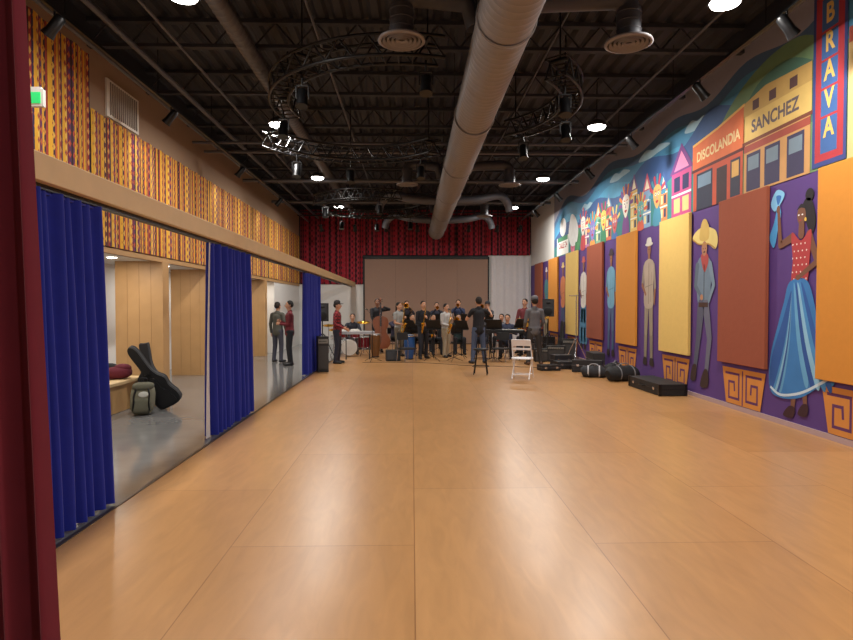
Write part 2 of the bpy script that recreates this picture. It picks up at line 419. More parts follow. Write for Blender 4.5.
def led(x, y, z=5.0, P=124):
    b = MB(); b.lathe([(.001, .12), (.08, .12), (.17, .06), (.185, .0), (.165, -.005)], mat('lamp_housing', (60,60,62), .4, .4), n=28)
    b.lathe([(.165, -.004), (.15, -.035), (.1, -.055), (.001, -.062)], M_led, n=28); b.cyl((0, 0, .12), (0, 0, ZT-z), .012, M_blk2, n=6)
    o = b.build('round_ceiling_light', (x, y, z))
    ld = bpy.data.lights.new('led_lamp', 'AREA'); ld.shape = 'DISK'; ld.size = .32; ld.energy = P; ld.color = (1, .96, .9)
    lo = bpy.data.objects.new('led_lamp', ld); scene.collection.objects.link(lo); lo.parent = o; lo.location = (0, 0, -.07)
for y in (-2.6, 2.0, 6.6, 11.2, 15.8, 20.4):
    led(-2.5, y); led(3.5, y)
for y in (9.2, 10.4, 12.6, 15.2, 17.6, 19.6):
    b = MB(); b.lathe([(.001, -.004), (.06, -.004), (.075, -.006), (.08, 0)], M_led, n=20); o = b.build('recessed_downlight', (-5.2, y, 2.438))
    ld = bpy.data.lights.new('downlight_lamp', 'AREA'); ld.shape = 'DISK'; ld.size = .14; ld.energy = 15; ld.color = (1, .93, .83)
    lo = bpy.data.objects.new('downlight_lamp', ld); scene.collection.objects.link(lo); lo.parent = o; lo.location = (0, 0, -.02)
def washer(x, y, aim, P):
    ld = bpy.data.lights.new('track_spot_lamp', 'SPOT'); ld.energy = P; ld.spot_size = 1.9; ld.spot_blend = .9; ld.shadow_soft_size = .06; ld.color = (1, .97, .94)
    lo = bpy.data.objects.new('track_spot_lamp', ld); scene.collection.objects.link(lo); lo.location = (x, y, 4.62)
    lo.rotation_euler = (V(aim)-V(lo.location)).to_track_quat('-Z', 'Y').to_euler()
for y in (4.5, 6.6, 8.6, 11.3, 14, 17, 20): washer(4.3, y+.05, (5, y+.4, 3.2), 28)
for y in (3.5, 6.8, 10, 14, 18): washer(-4.12, y+.05, (-4.7, y+.5, 3.4), 20)
w = bpy.data.worlds.new('world'); scene.world = w; w.use_nodes = True
w.node_tree.nodes['Background'].inputs[0].default_value = (.5, .52, .6, 1); w.node_tree.nodes['Background'].inputs[1].default_value = .3

# ---------------------------------------------------------------- mural (flat paint on the right wall)
def pm(rgb):
    g = sum(rgb)/3; rgb = tuple(int(c*.86+g*.14) for c in rgb)
    return mat('paint_%02x%02x%02x' % rgb, rgb, .75, var=.14, scale=5)
mur = MB(); LS = .0004
class Lay: off = 0.0
def fill(pts, rgb, lay):
    mur.add([(XR-LS*lay, p[0]+Lay.off, p[1]) for p in pts], [tuple(range(len(pts)))], pm(rgb))
def sfill(pts, rgb, lay): fill(smoothp(pts, 5), rgb, lay)
def rect(y0, y1, z0, z1, rgb, lay): fill([(y0, z0), (y1, z0), (y1, z1), (y0, z1)], rgb, lay)
def oval(y, z, a, c, rgb, lay, n=20): fill([(y+a*math.cos(2*math.pi*i/n), z+c*math.sin(2*math.pi*i/n)) for i in range(n)], rgb, lay)
def stroke(pts, w, rgb, lay, sq=False):
    for i in range(len(pts)-1):
        p, q = V(pts[i]), V(pts[i+1]); d = (q-p).normalized(); nn = V((-d.y, d.x))*w/2; e = d*w/2 if sq else d*0
        fill([p-nn-e, q-nn+e, q+nn+e, p+nn-e], rgb, lay+(.3 if i % 2 else 0))
        if not sq and i > 0: oval(p.x, p.y, w/2, w/2, rgb, lay+.6, 10)
def limb(p, q, w1, w2, rgb, lay):
    p, q = V(p), V(q); d = (q-p).normalized(); nn = V((-d.y, d.x))
    fill([p-nn*w1/2, q-nn*w2/2, q+nn*w2/2, p+nn*w1/2], rgb, lay); oval(p.x, p.y, w1/2, w1/2, rgb, lay+.2, 12); oval(q.x, q.y, w2/2, w2/2, rgb, lay+.4, 12)
edge = smoothp([(20.7,4.5),(19,5.1),(17,4.8),(15,5.2),(13,4.95),(11.3,5.15),(10,5.0),(8.8,5.25),(7.6,5.1),(6.5,5.35),(4.5,5.2),(2,5.3),(-3.9,5.1)], 6, False)
for i, (dz, c) in enumerate(((0, (66,100,140)), (.2, (60,130,172)), (.55, (66,150,190)), (1.0, (105,175,200)))):
    fill([(20.7, 3.27)]+[(p[0], max(3.28, p[1]-dz)) for p in edge]+[(-3.9, 3.27)], c, 1+i)
for yy, zz, ww in ((12.2,4.75,.8),(14.2,4.7,.7),(10.3,4.75,.5),(16.8,4.4,.6)):
    sfill([(yy-ww,zz),(yy-ww*.4,zz+.12),(yy,zz+.09),(yy+ww*.5,zz+.16),(yy+ww,zz+.02),(yy+ww*.3,zz-.05),(yy-ww*.3,zz-.03)],(150,190,208),5.5)
fill([(20.7,3.27)]+smoothp([(20.7,3.9),(19,4.3),(17.5,4.1),(16,4.5),(14.2,4.25),(12.6,4.7),(11,4.5),(9.9,4.9),(9,4.7),(7,4.4)], 5, False)+[(7,3.27)], (50,85,140), 6.5)
fill([(20.7,3.27)]+smoothp([(20.7,3.6),(18,4.0),(16,3.8),(14,4.1),(12,3.95),(11,4.15),(9.5,4.3)], 5, False)+[(9.5,3.27)], (45,130,130), 7.5)
fill([(9.9,3.27)]+smoothp([(9.9,4.2),(9.2,4.75),(8.4,5.05),(7.6,5.08),(7.0,4.8),(6.2,4.5),(5,4.7),(3,4.4),(-3,4.6)], 5, False)+[(-3,3.27)], (105,140,95), 8.5)
fill([(9.0,3.9)]+smoothp([(9.0,4.4),(8.5,4.8),(7.8,4.88),(7.2,4.6)], 5, False)+[(7.2,3.9)], (70,115,95), 9.5)
def hse(y, w, h, c, c2):
    rect(y, y+w, 3.27, h, c, 12); fill([(y-.03,h),(y+w+.03,h),(y+w/2,h+.38)], c2, 13)
    fill([(y+.08,h+.03),(y+w-.08,h+.03),(y+w/2,h+.26)], (235,220,190), 14)
    zz = 3.36
    while zz < h-.2:
        rect(y+.06, y+w/2-.03, zz, zz+.17, (40,50,90), 14); rect(y+w/2+.03, y+w-.06, zz, zz+.17, (230,215,150), 14)
        rect(y, y+w, zz+.2, zz+.23, (240,235,220), 15); zz += .27
hse(12.3,.42,4.05,(120,160,200),(200,80,110)); hse(13.05,.4,4.2,(230,190,90),(110,70,130)); hse(14.75,.45,4.1,(210,100,70),(90,140,190)); hse(15.6,.4,4.0,(130,175,140),(220,140,60)); hse(11.5,.36,3.9,(220,130,70),(60,90,150)); hse(16.6,.42,3.85,(180,110,170),(230,190,80))
def mask(y, z, r, c1, c2, c3):
    for k in range(9):
        a = math.pi*(.02+k*.12); limb((y+r*.5*math.cos(a), z+r*.5*math.sin(a)), (y+r*1.55*math.cos(a), z+r*1.7*math.sin(a)), r*.22, r*.36, (c2, c3)[k % 2], 18+k*.1)
    sfill([(y-r*.75,z+r*.6),(y,z+r*.95),(y+r*.75,z+r*.6),(y+r*.7,z-r*.3),(y,z-r*1.1),(y-r*.7,z-r*.3)], c1, 21)
    for s in (-1, 1):
        oval(y+s*r*.3, z+r*.15, r*.18, r*.14, (245,240,225), 22, 12); oval(y+s*r*.3, z+r*.15, r*.08, r*.09, (25,20,40), 23, 10); stroke([(y+s*r*.1,z+r*.38),(y+s*r*.5,z+r*.45)], r*.08, c3, 22)
    sfill([(y-r*.3,z-r*.45),(y,z-r*.38),(y+r*.3,z-r*.45),(y,z-r*.65)], (190,40,50), 22); fill([(y-r*.09,z-r*.25),(y+r*.09,z-r*.25),(y,z+r*.15)], c2, 22)
    sfill([(y-r*.8,3.27),(y-r*.5,z-r*1.0),(y+r*.5,z-r*1.0),(y+r*.8,3.27)], c2, 17)
mask(11.98,3.85,.24,(225,170,90),(60,140,170),(200,60,80)); mask(12.85,3.68,.22,(90,170,170),(220,90,60),(240,200,90)); mask(13.75,3.95,.27,(235,225,210),(120,60,140),(230,120,50)); mask(14.5,3.65,.24,(200,90,90),(60,110,180),(240,210,110)); mask(15.35,3.85,.26,(240,190,80),(50,130,90),(190,50,90)); mask(16.3,3.7,.28,(130,110,190),(235,150,60),(70,180,190)); mask(17.2,3.95,.28,(230,215,200),(200,60,70),(60,90,160))
for yy, zz, rr, c in ((17.8,3.6,.35,(60,130,80)),(18.3,3.45,.25,(190,90,120))):
    oval(yy, zz, rr, rr, c, 16)
    for k in range(7): oval(yy+rr*.6*math.cos(k*.9), zz+rr*.6*math.sin(k*.9), rr*.35, rr*.35, tuple(min(255,int(q*(1.1+.08*(k%3)))) for q in c), 17+k*.2, 10)
sfill([(17.9,3.5),(18.5,3.5),(18.8,3.9),(18.5,4.45),(18.0,4.3),(17.7,3.9)], (226,228,224), 18)
rect(18.8, 20.3, 3.3, 3.9, (228,228,220), 16); rect(18.9, 20.2, 3.75, 3.9, (60,140,95), 17); oval(19.5, 4.2, .4, .3, (232,232,228), 17)
rect(10.5, 11.3, 3.27, 4.1, (190,64,126), 18); fill([(10.42,4.1),(11.38,4.1),(10.9,4.62)], (112,54,124), 19); fill([(10.6,4.14),(11.2,4.14),(10.9,4.48)], (220,120,165), 20)
for a in (10.6, 10.95): rect(a, a+.25, 3.75, 4.02, (40,40,90), 20); rect(a, a+.25, 3.35, 3.62, (230,195,120), 20)
rect(10.5, 11.3, 3.66, 3.7, (240,220,230), 21)
rect(8.85, 10.42, 3.27, 4.0, (200,74,40), 25); fill([(8.82,3.98),(10.45,3.98),(10.45,4.42),(9.6,4.5),(8.82,4.62)], (228,106,46), 26)
stroke([(8.82,3.97),(10.45,3.97)], .05, (90,30,30), 27, True); stroke([(10.45,4.42),(9.6,4.5),(8.82,4.62)], .04, (240,180,80), 27)
rect(9.75, 10.3, 3.27, 3.9, (40,46,70), 27); rect(9.3, 9.62, 3.27, 3.85, (60,34,40), 27); rect(8.92, 9.2, 3.3, 3.88, (50,50,70), 27); rect(9.8, 10.25, 3.65, 3.86, (110,140,165), 28); rect(8.96, 9.16, 3.6, 3.84, (220,165,80), 28)
rect(7.34, 8.82, 3.27, 4.05, (196,142,80), 25); fill([(7.32,4.0),(8.84,4.0),(8.84,4.62),(8.3,4.72),(7.32,4.66)], (215,178,92), 26)
stroke([(7.32,4.02),(8.84,4.02)], .05, (120,60,40), 27, True); fill([(7.32,4.42),(8.84,4.42),(8.84,4.62),(8.3,4.72),(7.32,4.66)], (196,156,80), 27)
for a in (7.45, 7.95, 8.4): rect(a, a+.35, 3.3, 3.85, (56,52,84), 27); rect(a+.04, a+.31, 3.6, 3.8, (110,130,145), 28)
for a in (7.6, 8.05, 8.45): rect(a, a+.16, 4.46, 4.6, (90,60,60), 28)
rect(7.34, 8.82, 3.88, 3.98, (160,66,50), 28)
rect(6.72, 7.30, 3.3, 5.42, (48,62,130), 29); rect(6.77, 7.25, 3.36, 5.36, (180,42,52), 30); rect(6.87, 7.15, 3.45, 5.3, (50,92,158), 31)
for k in range(4): rect(6.87, 7.15, 3.87+k*.34, 3.9+k*.34, (180,42,52), 32)
rect(5.4, 6.7, 3.27, 4.7, (215,180,115), 25); rect(5.4, 6.7, 4.6, 4.78, (180,74,56), 26); rect(3.2, 5.35, 3.27, 4.4, (90,150,160), 25); rect(3.2, 5.35, 4.3, 4.46, (230,210,120), 26); rect(.6, 3.1, 3.27, 4.6, (200,100,90), 25)
for a in (5.6, 6.15): rect(a, a+.4, 3.5, 4.2, (70,90,140), 27)
for a in (.8, 1.6, 2.4, 3.4, 4.1, 4.8): rect(a, a+.4, 3.5, 4.1, (60,60,110), 27)
def shade(c, f): return tuple(int(max(0, min(255, x*f))) for x in c)
SK = (122,74,52)
Lay.off = -.05
sfill([(8.02,2.98),(8.1,2.75),(8.2,2.55),(8.1,2.4),(8.02,2.62),(7.95,2.85)],(60,150,215),30); sfill([(8.0,2.95),(7.88,3.1),(8.05,3.18),(8.18,3.02),(8.1,2.9)],(120,190,235),31); sfill([(8.02,2.97),(7.95,3.08),(8.06,3.1)],(40,110,190),31.5)
limb((7.7,2.5),(7.96,2.42),.12,.09,SK,32); limb((7.96,2.42),(8.0,2.86),.09,.06,SK,32); oval(8.01,2.91,.04,.055,SK,33)
limb((7.38,2.5),(7.22,2.15),.12,.09,SK,32); limb((7.22,2.15),(7.55,1.98),.08,.06,SK,38); oval(7.58,1.97,.05,.035,SK,39)
sfill([(7.33,2.92),(7.45,2.96),(7.52,2.85),(7.46,2.7),(7.34,2.5),(7.26,2.66)],(28,20,26),33); oval(7.38,3.0,.08,.08,(28,20,26),33)
limb((7.52,2.72),(7.53,2.52),.1,.12,SK,34); oval(7.53,2.76,.085,.12,SK,35); oval(7.58,2.77,.016,.01,(240,240,240),36); oval(7.51,2.77,.016,.01,(240,240,240),36); oval(7.55,2.7,.025,.01,(170,50,50),36); oval(7.45,2.7,.02,.025,(240,190,60),36)
sfill([(7.45,2.84),(7.53,2.91),(7.62,2.84),(7.54,2.86)],(28,20,26),36.5)
sfill([(7.72,2.56),(7.53,2.44),(7.34,2.56),(7.36,2.2),(7.42,1.88),(7.7,1.88),(7.69,2.2)],(184,50,54),36)
for i in range(6):
    for j in range(4): oval(7.42+j*.08+(.03 if i % 2 else 0), 1.95+i*.09, .012,.012,(235,220,210),37,8)
limb((7.6,.7),(7.66,.22),.14,.07,SK,33); sfill([(7.6,.26),(7.72,.28),(7.85,.14),(7.66,.13)],(60,20,30),34)
limb((7.45,.7),(7.4,.3),.12,.07,SK,33); sfill([(7.35,.34),(7.46,.34),(7.55,.2),(7.38,.2)],(60,20,30),34)
sfill([(7.74,1.92),(7.4,1.92),(7.22,1.5),(7.15,1.1),(6.95,.82),(6.9,.66),(7.15,.6),(7.5,.42),(7.9,.36),(8.15,.46),(8.14,.9),(7.98,1.35),(7.86,1.65)],(45,120,195),37)
for k, c in enumerate(((90,165,215),(30,80,165),(130,190,225),(60,140,208),(35,90,175))):
    t = k*.13
    sfill([(7.66-t*.3,1.85),(7.62-t*.35,1.8),(7.5-t*.6,1.2),(7.35-t*.8,.66),(7.42-t*.8,.6),(7.58-t*.6,1.15)],c,38+k*.2)
    sfill([(7.7,1.8),(7.78+t*.2,1.4),(7.9+t*.4,.9),(7.95+t*.4,.5),(7.87+t*.38,.48),(7.73+t*.2,1.1)],shade(c,.95),38.1+k*.2)
stroke(smoothp([(6.93,.76),(7.15,.64),(7.5,.48),(7.9,.4),(8.13,.48)],5,False),.035,(190,215,230),40)
Lay.off = -.13
JK=(105,128,148)
sfill([(10.42,2.2),(10.3,2.42),(10.05,2.45),(9.88,2.3),(9.9,1.9),(9.98,1.62),(10.3,1.62),(10.38,1.9)],JK,32)
limb((10.36,2.3),(10.42,1.95),.13,.1,shade(JK,.85),33); limb((10.42,1.95),(10.2,1.75),.1,.07,shade(JK,.85),34); oval(10.2,1.75,.05,.05,(190,130,90),35)
limb((9.92,2.3),(9.8,1.95),.12,.1,shade(JK,1.1),33); limb((9.8,1.95),(9.95,1.68),.1,.06,shade(JK,1.1),34)
limb((10.22,1.6),(10.3,1.05),.24,.17,(82,84,108),32); limb((10.3,1.05),(10.42,.5),.16,.12,(82,84,108),32)
limb((10.05,1.6),(9.92,1.05),.22,.16,(100,102,125),32); limb((9.92,1.05),(10.02,.45),.15,.12,(100,102,125),32)
sfill([(10.36,.55),(10.5,.55),(10.58,.3),(10.4,.3)],(60,35,25),33); sfill([(9.96,.5),(10.1,.5),(10.22,.22),(9.96,.24)],(60,35,25),33)
rect(9.98,10.3,1.58,1.66,(70,40,25),34); stroke([(10.12,2.3),(10.12,1.7)],.025,shade(JK,.6),35,True)
sfill([(10.24,2.46),(10.08,2.5),(9.98,2.44),(10.0,2.3),(10.12,2.18)],(180,64,60),35); oval(10.12,2.58,.095,.125,(175,115,80),36)
oval(10.16,2.58,.014,.009,(30,20,20),36.5); oval(10.08,2.58,.014,.009,(30,20,20),36.5); oval(10.12,2.52,.04,.012,(50,30,25),36.5)
sfill([(10.55,2.78),(10.3,2.66),(10.0,2.64),(9.76,2.54),(9.68,2.68),(9.78,2.86),(10.15,2.95),(10.42,2.9)],(226,202,112),34); sfill([(10.28,2.74),(10.0,2.72),(9.96,2.9),(10.06,3.06),(10.18,3.07),(10.26,2.94)],(210,172,80),37); stroke(smoothp([(10.55,2.78),(10.3,2.67),(10.0,2.65),(9.76,2.55)],4,False),.025,(180,130,60),38)
def man(yc, hat, top, trou, sk=(150,95,65), skirt=False):
    oval(yc,2.9,.2,.04,hat,36); sfill([(yc-.12,2.9),(yc+.12,2.9),(yc+.1,3.02),(yc,3.04),(yc-.1,3.02)],hat,37)
    oval(yc,2.78,.09,.13,sk,35); limb((yc,2.7),(yc,2.58),.1,.12,sk,34); oval(yc+.035,2.79,.013,.009,(30,20,20),35.5); oval(yc-.035,2.79,.013,.009,(30,20,20),35.5)
    sfill([(yc-.25,2.48),(yc-.08,2.58),(yc+.08,2.58),(yc+.25,2.48),(yc+.23,2.1),(yc+.22,1.6),(yc-.22,1.6),(yc-.23,2.1)],top,36)
    limb((yc+.24,2.43),(yc+.34,2.05),.13,.11,shade(top,.85),34); limb((yc+.34,2.05),(yc+.16,1.85),.1,.07,sk,37)
    limb((yc-.24,2.43),(yc-.32,2.0),.13,.11,shade(top,.85),34); limb((yc-.32,2.0),(yc-.29,1.65),.1,.06,sk,34)
    stroke([(yc,2.5),(yc,1.65)],.02,shade(top,.7),37,True); stroke([(yc-.18,2.05),(yc+.18,2.0)],.02,shade(top,.8),37.5,True); stroke([(yc-.15,2.3),(yc-.1,1.7)],.02,shade(top,.85),37.6,True)
    if skirt: sfill([(yc-.22,1.65),(yc+.22,1.65),(yc+.4,.6),(yc,.5),(yc-.4,.6)],trou,33)
    for s in (-1,1):
        limb((yc+s*.11,1.6),(yc+s*.14,1.05),.21,.17,trou,33); limb((yc+s*.14,1.05),(yc+s*.16,.5),.17,.14,shade(trou,.9),33); sfill([(yc+s*.1,.5),(yc+s*.24,.5),(yc+s*.28,.36),(yc+s*.08,.36)],(50,30,25),34)
Lay.off = 0
man(12.35,(205,200,188),(176,158,138),(150,136,116)); man(14.72,(60,40,50),(105,165,195),(74,98,140)); man(17.1,(200,80,70),(210,205,195),(70,130,170),skirt=True); man(19.45,(220,190,110),(210,120,70),(70,90,130)); man(21.85,(220,220,220),(70,140,150),(180,160,130),skirt=True)
man(5.25,(220,180,80),(230,225,215),(60,90,130)); man(2.85,(60,40,40),(200,60,60),(200,180,150),skirt=True)
OR = (216,134,46); PU = (96,40,96)
def key(yc):
    fill([(yc-.58,.64),(yc-.46,.08),(yc+.46,.08),(yc+.58,.64)], OR, 31)
    for s in (-1, 1):
        pts = [(.47,.55),(.1,.55),(.1,.17),(.38,.17),(.38,.42),(.23,.42),(.22,.3)]
        stroke([(yc+s*p[0], p[1]) for p in pts], .038, PU, 32, True)
    stroke([(yc,.6),(yc,.1)], .03, PU, 33, True)
PAN = [(1.0,2.3,2),(3.4,4.7,1),(5.85,7.1,0),(8.14,9.42,1),(10.44,11.7,2),(12.95,14.2,0),(15.25,16.6,1),(17.6,18.9,2),(20.0,21.3,0),(22.4,23.7,1)]
for a, c, k in PAN: key((a+c)/2)
mural = mur.build('painted_mural')
def wtext(s, y, z, size, rgb, lay, sx=1.0, sl=0, bold=.03):
    cu = bpy.data.curves.new('txt', 'FONT'); cu.body = s; cu.size = size; cu.align_x = 'CENTER'; cu.align_y = 'CENTER'; cu.offset = size*bold
    to = bpy.data.objects.new('txt', cu); scene.collection.objects.link(to)
    bpy.context.view_layer.update(); dg = bpy.context.evaluated_depsgraph_get()
    me = bpy.data.meshes.new_from_object(to.evaluated_get(dg)); bpy.data.objects.remove(to)
    me.materials.clear(); me.materials.append(pm(rgb))
    o = bpy.data.objects.new('painted_letters', me); scene.collection.objects.link(o)
    R = Matrix(((0,0,-1),(-1,0,0),(0,1,0))) @ Rz(sl) @ Matrix.Diagonal((sx,1,1))
    o.matrix_world = T4((XR-LS*lay, y, z), R); o.parent = mural
wtext('DISCOLANDIA', 9.62, 4.2, .23, (235,205,140), 29, .9, .03)
wtext('SANCHEZ', 8.1, 4.22, .25, (100,86,90), 29, .95)
for i, ch in enumerate('BRAVA'): wtext(ch, 7.01, 5.1-i*.34, .32, (225,180,84), 34, .8)
wtext('CALLE 24', 19.5, 3.6, .26, (180,60,60), 20)
PC = [mat('orange_acoustic_fabric', (206,136,50), .95, bump=.2, var=.05), mat('rust_acoustic_fabric', (146,76,52), .95, bump=.2, var=.05), mat('cream_acoustic_fabric', (220,186,106), .95, bump=.2, var=.05)]
for a, c, k in PAN:
    b = MB(); b.b2((-.055, -(c-a)/2, -1.28), (0, (c-a)/2, 1.28), PC[k]); b.build('acoustic_panel', (XR-.018, (a+c)/2, 1.99), bevel=.008)

# ---------------------------------------------------------------- people
def cap_mesh(p1, p2, r1, r2, ks, kt, side, n=14, m=4):
    d = (p2-p1); ln = d.length; d = d.normalized() if ln > 1e-6 else V((0,0,1))
    s = V(side); s = s-d*s.dot(d)
    if s.length < 1e-4: s = perp_frame(d)[1]
    s.normalize(); t = d.cross(s)
    vs = []
    rings = [(p1, r1, -math.pi/2+math.pi/2*i/m) for i in range(m+1)]+[(p2, r2, math.pi/2*i/m) for i in range(m+1)]
    for c, r, ph in rings:
        cc = max(math.cos(ph), .02)
        for j in range(n):
            a = 2*math.pi*j/n
            vs.append(c+d*(r*min(1, kt)*math.sin(ph))+s*(r*ks*cc*math.cos(a))+t*(r*kt*cc*math.sin(a)))
    R = len(rings); fs = [(i*n+j, i*n+(j+1) % n, (i+1)*n+(j+1) % n, (i+1)*n+j) for i in range(R-1) for j in range(n)]
    fs += [tuple(range(n))[::-1], tuple(range((R-1)*n, R*n))]
    return vs, fs, (np.array(p1), np.array(d), ln, r1, r2, ks, kt, np.array(s), np.array(t))

def ik(S, T, l1, l2, hint):
    d = T-S; D = min(d.length, (l1+l2)*.985); u = d.normalized(); T = S+u*D
    a = (l1*l1-l2*l2+D*D)/(2*D); h = math.sqrt(max(0, l1*l1-a*a))
    p = V(hint); p = (p-u*p.dot(u)).normalized()
    return S+u*a+p*h, T

M_eyew = mat('eye_white', (230,225,220), .3); M_eyed = mat('eye_dark', (25,18,15), .3); M_lip = mat('lips', (150,80,75), .5)
def person(name, loc, heading, H=1.75, shirt=(40,40,45), pants=(35,35,42), shoes=(25,22,22), skin=(190,140,110), hair=(30,22,18),
           sleeve='long', lh=(-.27,.06,.86), rh=(.27,.06,.86), lhint=(-.4,-.8,-.3), rhint=(.4,-.8,-.3), curl=.5, hy=0, hp=0, sit=False, lean=0,
           hat=None, longhair=False, stance=.1, step=0, plaid=None, glasses=False):
    P = []
    dz = -.43 if sit else 0
    pz = V((0, 0, .92+dz)); RL = Rx(-lean)
    def B(p): p = V(p); p = p+V((0,0,dz)); return pz+RL @ (p-pz)
    RH = RL @ Rz(-hy) @ Rx(-hp)
    def HD(p): q = V(p)-V((0,0,1.52)); return B((0,.0,1.52))+RH @ q
    def cap(lab, a, c, r1, r2=None, ks=1, kt=1, side=(1,0,0), n=14): P.append((lab,)+cap_mesh(V(a), V(c), r1, r1 if r2 is None else r2, ks, kt, side, n))
    cap('shirt', B((0,-.005,1.14)), B((0,.0,1.34)), .135, .15, 1.12, .78)
    cap('shirt', B((0,0,.95)), B((0,0,1.16)), .145, .135, 1.14, .84)
    cap('shirt', B((-.155,-.005,1.405)), B((.155,-.005,1.405)), .068, .068, 1, 1, (0,0,1))
    cap('shirt', B((-.06,-.01,1.44)), B((.06,-.01,1.44)), .055, .055, 1, 1, (0,0,1))
    cap('shirt', B((0,0,.88)), B((0,0,.96)), .15, .15, 1.14, .86)
    cap('pants', B((-.07,0,.92)), B((.07,0,.92)), .112, .112, 1, 1, (0,0,1))
    cap('skin', B((0,-.01,1.42)), HD((0,.01,1.56)), .058, .053)
    cap('shirt', B((0,-.015,1.45)), B((0,-.012,1.475)), .068, .066)
    cap('skin', HD((0,.012,1.625)), HD((0,.008,1.685)), .078, .076, 1, 1.16, RH @ V((1,0,0)), 18)
    cap('skin', HD((0,.048,1.578)), HD((0,.05,1.6)), .045, .055, 1, 1, RH @ V((1,0,0)))
    cap('skin', HD((0,.102,1.66)), HD((0,.122,1.628)), .011, .017)
    for s in (-1,1): cap('skin', HD((s*.079,.0,1.62)), HD((s*.083,-.008,1.65)), .013, .017, .6, 1)
    cap('hair', HD((0,-.022,1.655)), HD((0,-.012,1.70)), .084, .084, 1.02, 1.12, RH @ V((1,0,0)), 18)
    for s in (-1,1): cap('hair', HD((s*.07,-.005,1.70)), HD((s*.074,-.02,1.665)), .022, .018)
    if longhair: cap('hair', HD((0,-.05,1.66)), HD((0,-.075,1.45)), .085, .06, 1.1, .6, RH @ V((1,0,0)))
    for s in (-1,1):
        if sit:
            hip = V((s*.09,0,.49)); kn = V((s*.15,.41,.52)); an = V((s*.15,.44,.1)); toe = V((s*.17,.58,.035))
        else:
            st = step*s
            hip = V((s*.09,0,.9)); kn = V((s*(.09+stance*.2),.02+st*.5,.5)); an = V((s*(.08+stance*.45),-.02+st,.1)); toe = an+V((s*.03,.16,-.065))
        cap('pants', hip, kn, .092, .068); cap('pants', kn, an, .068, .056)
        cap('pants', an+V((0,0,.0)), an+V((0,0,-.03)), .058, .06)
        heel = V((an.x, an.y-.035, .045))
        cap('shoes', heel, toe, .046, .036, 1, 1, (1,0,0)); cap('shoes', an+V((0,0,-.02)), (heel+toe)/2, .045, .04)
    for s, T, hint in ((-1, lh, lhint), (1, rh, rhint)):
        S = B((s*.185,-.005,1.40)); E, W = ik(S, V(T)+V((0,0,dz)), .29, .26, hint)
        cap('shirt', S, S+(E-S)*.55, .06, .055)
        lg = sleeve == 'long'; lab = 'shirt' if lg else 'skin'
        cap(lab, S+(E-S)*.45, E, .055 if lg else .045, .047 if lg else .04)
        cap(lab, E, W-(W-E)*.06, .046 if lg else .04, .036 if lg else .027)
        f = (W-E).normalized(); med = V((-s, .2, 0)); nrm = (med-f*med.dot(f)).normalized(); sd = f.cross(nrm)*(1 if s > 0 else -1)
        if sd.dot(V((0,1,.5))) < 0: sd = -sd
        cap('skin', W-f*.03, W+f*.01, .026, .027)
        cap('skin', W+f*.015, W+f*.075, .034, .038, 1.05, .45, sd)
        for k, (o, l) in enumerate(((.03,.068),(.011,.076),(-.009,.071),(-.028,.056))):
            q = W+f*.085+sd*o; d1 = (f*math.cos(curl*.8)+nrm*math.sin(curl*.8)+sd*o*2).normalized(); d2 = (f*math.cos(curl*2)+nrm*math.sin(curl*2)).normalized()
            m1 = q+d1*l*.5; cap('skin', q-f*.012, m1, .0098, .0092, n=8); cap('skin', m1, m1+d2*l*.5, .0092, .0085, n=8)
        q = W+f*.025+sd*.028; m1 = q+(f*.6+sd*.7+nrm*.25).normalized()*.04; cap('skin', q, m1, .0125, .011, n=8); cap('skin', m1, m1+(f*.85+sd*.2+nrm*.5).normalized()*.032, .011, .009, n=8)
    mb = MB()
    for l, vs, fs, sd in P: mb.add(vs, fs, M_black)
    me = bpy.data.meshes.new('tmp'); me.from_pydata(mb.v, [], mb.f); o = bpy.data.objects.new('tmp', me); scene.collection.objects.link(o)
    md = o.modifiers.new('r', 'REMESH'); md.mode = 'VOXEL'; md.voxel_size = .0088; md.adaptivity = 0
    sm = o.modifiers.new('s', 'SMOOTH'); sm.factor = .4; sm.iterations = 2
    bpy.context.view_layer.update(); dg = bpy.context.evaluated_depsgraph_get()
    me2 = bpy.data.meshes.new_from_object(o.evaluated_get(dg)); bpy.data.objects.remove(o)
    nv = len(me2.vertices); co = np.empty(nv*3); me2.vertices.foreach_get('co', co); co = co.reshape(-1,3); co[:,2] = np.maximum(co[:,2], .002)
    me2.vertices.foreach_set('co', co.ravel())
    nf = len(me2.polygons); ce = np.empty(nf*3); me2.polygons.foreach_get('center', ce); ce = ce.reshape(-1,3)
    labs = ['skin','hair','shirt','pants','shoes']; best = np.full(nf, 1e9); li = np.zeros(nf, int)
    for l, vs, fs, (p1, d, ln, r1, r2, ks, kt, s, t) in P:
        q = ce-p1; ax = q@d; tt = np.clip(ax/max(ln,1e-6), 0, 1); r = r1+(r2-r1)*tt; rem = q-np.outer(tt*ln, d)
        a = (rem@s)/ks; c = (rem@t)/kt; g = (rem@d)/min(1, kt); val = np.sqrt(a*a+c*c+g*g)-r
        val = val*(min(1,ks,kt)**.5)
        m_ = val < best; best[m_] = val[m_]; li[m_] = labs.index(l)
    cl = [skin, hair, shirt, pants, shoes]
    for l, c in zip(labs, cl):
        if l == 'shirt' and plaid: me2.materials.append(plaid)
        else: me2.materials.append(mat(l+'_%02x%02x%02x' % tuple(c), c, {'skin':.5,'shoes':.5}.get(l,.85), var=.12))
    me2.polygons.foreach_set('material_index', li.astype(np.int32)); me2.polygons.foreach_set('use_smooth', [True]*nf); me2.update(); me2.name = name
    k = H/1.78
    body = bpy.data.objects.new(name, me2); scene.collection.objects.link(body); body.location = loc; body.rotation_euler = (0,0,heading); body.scale = (k,)*3
    fb = MB()
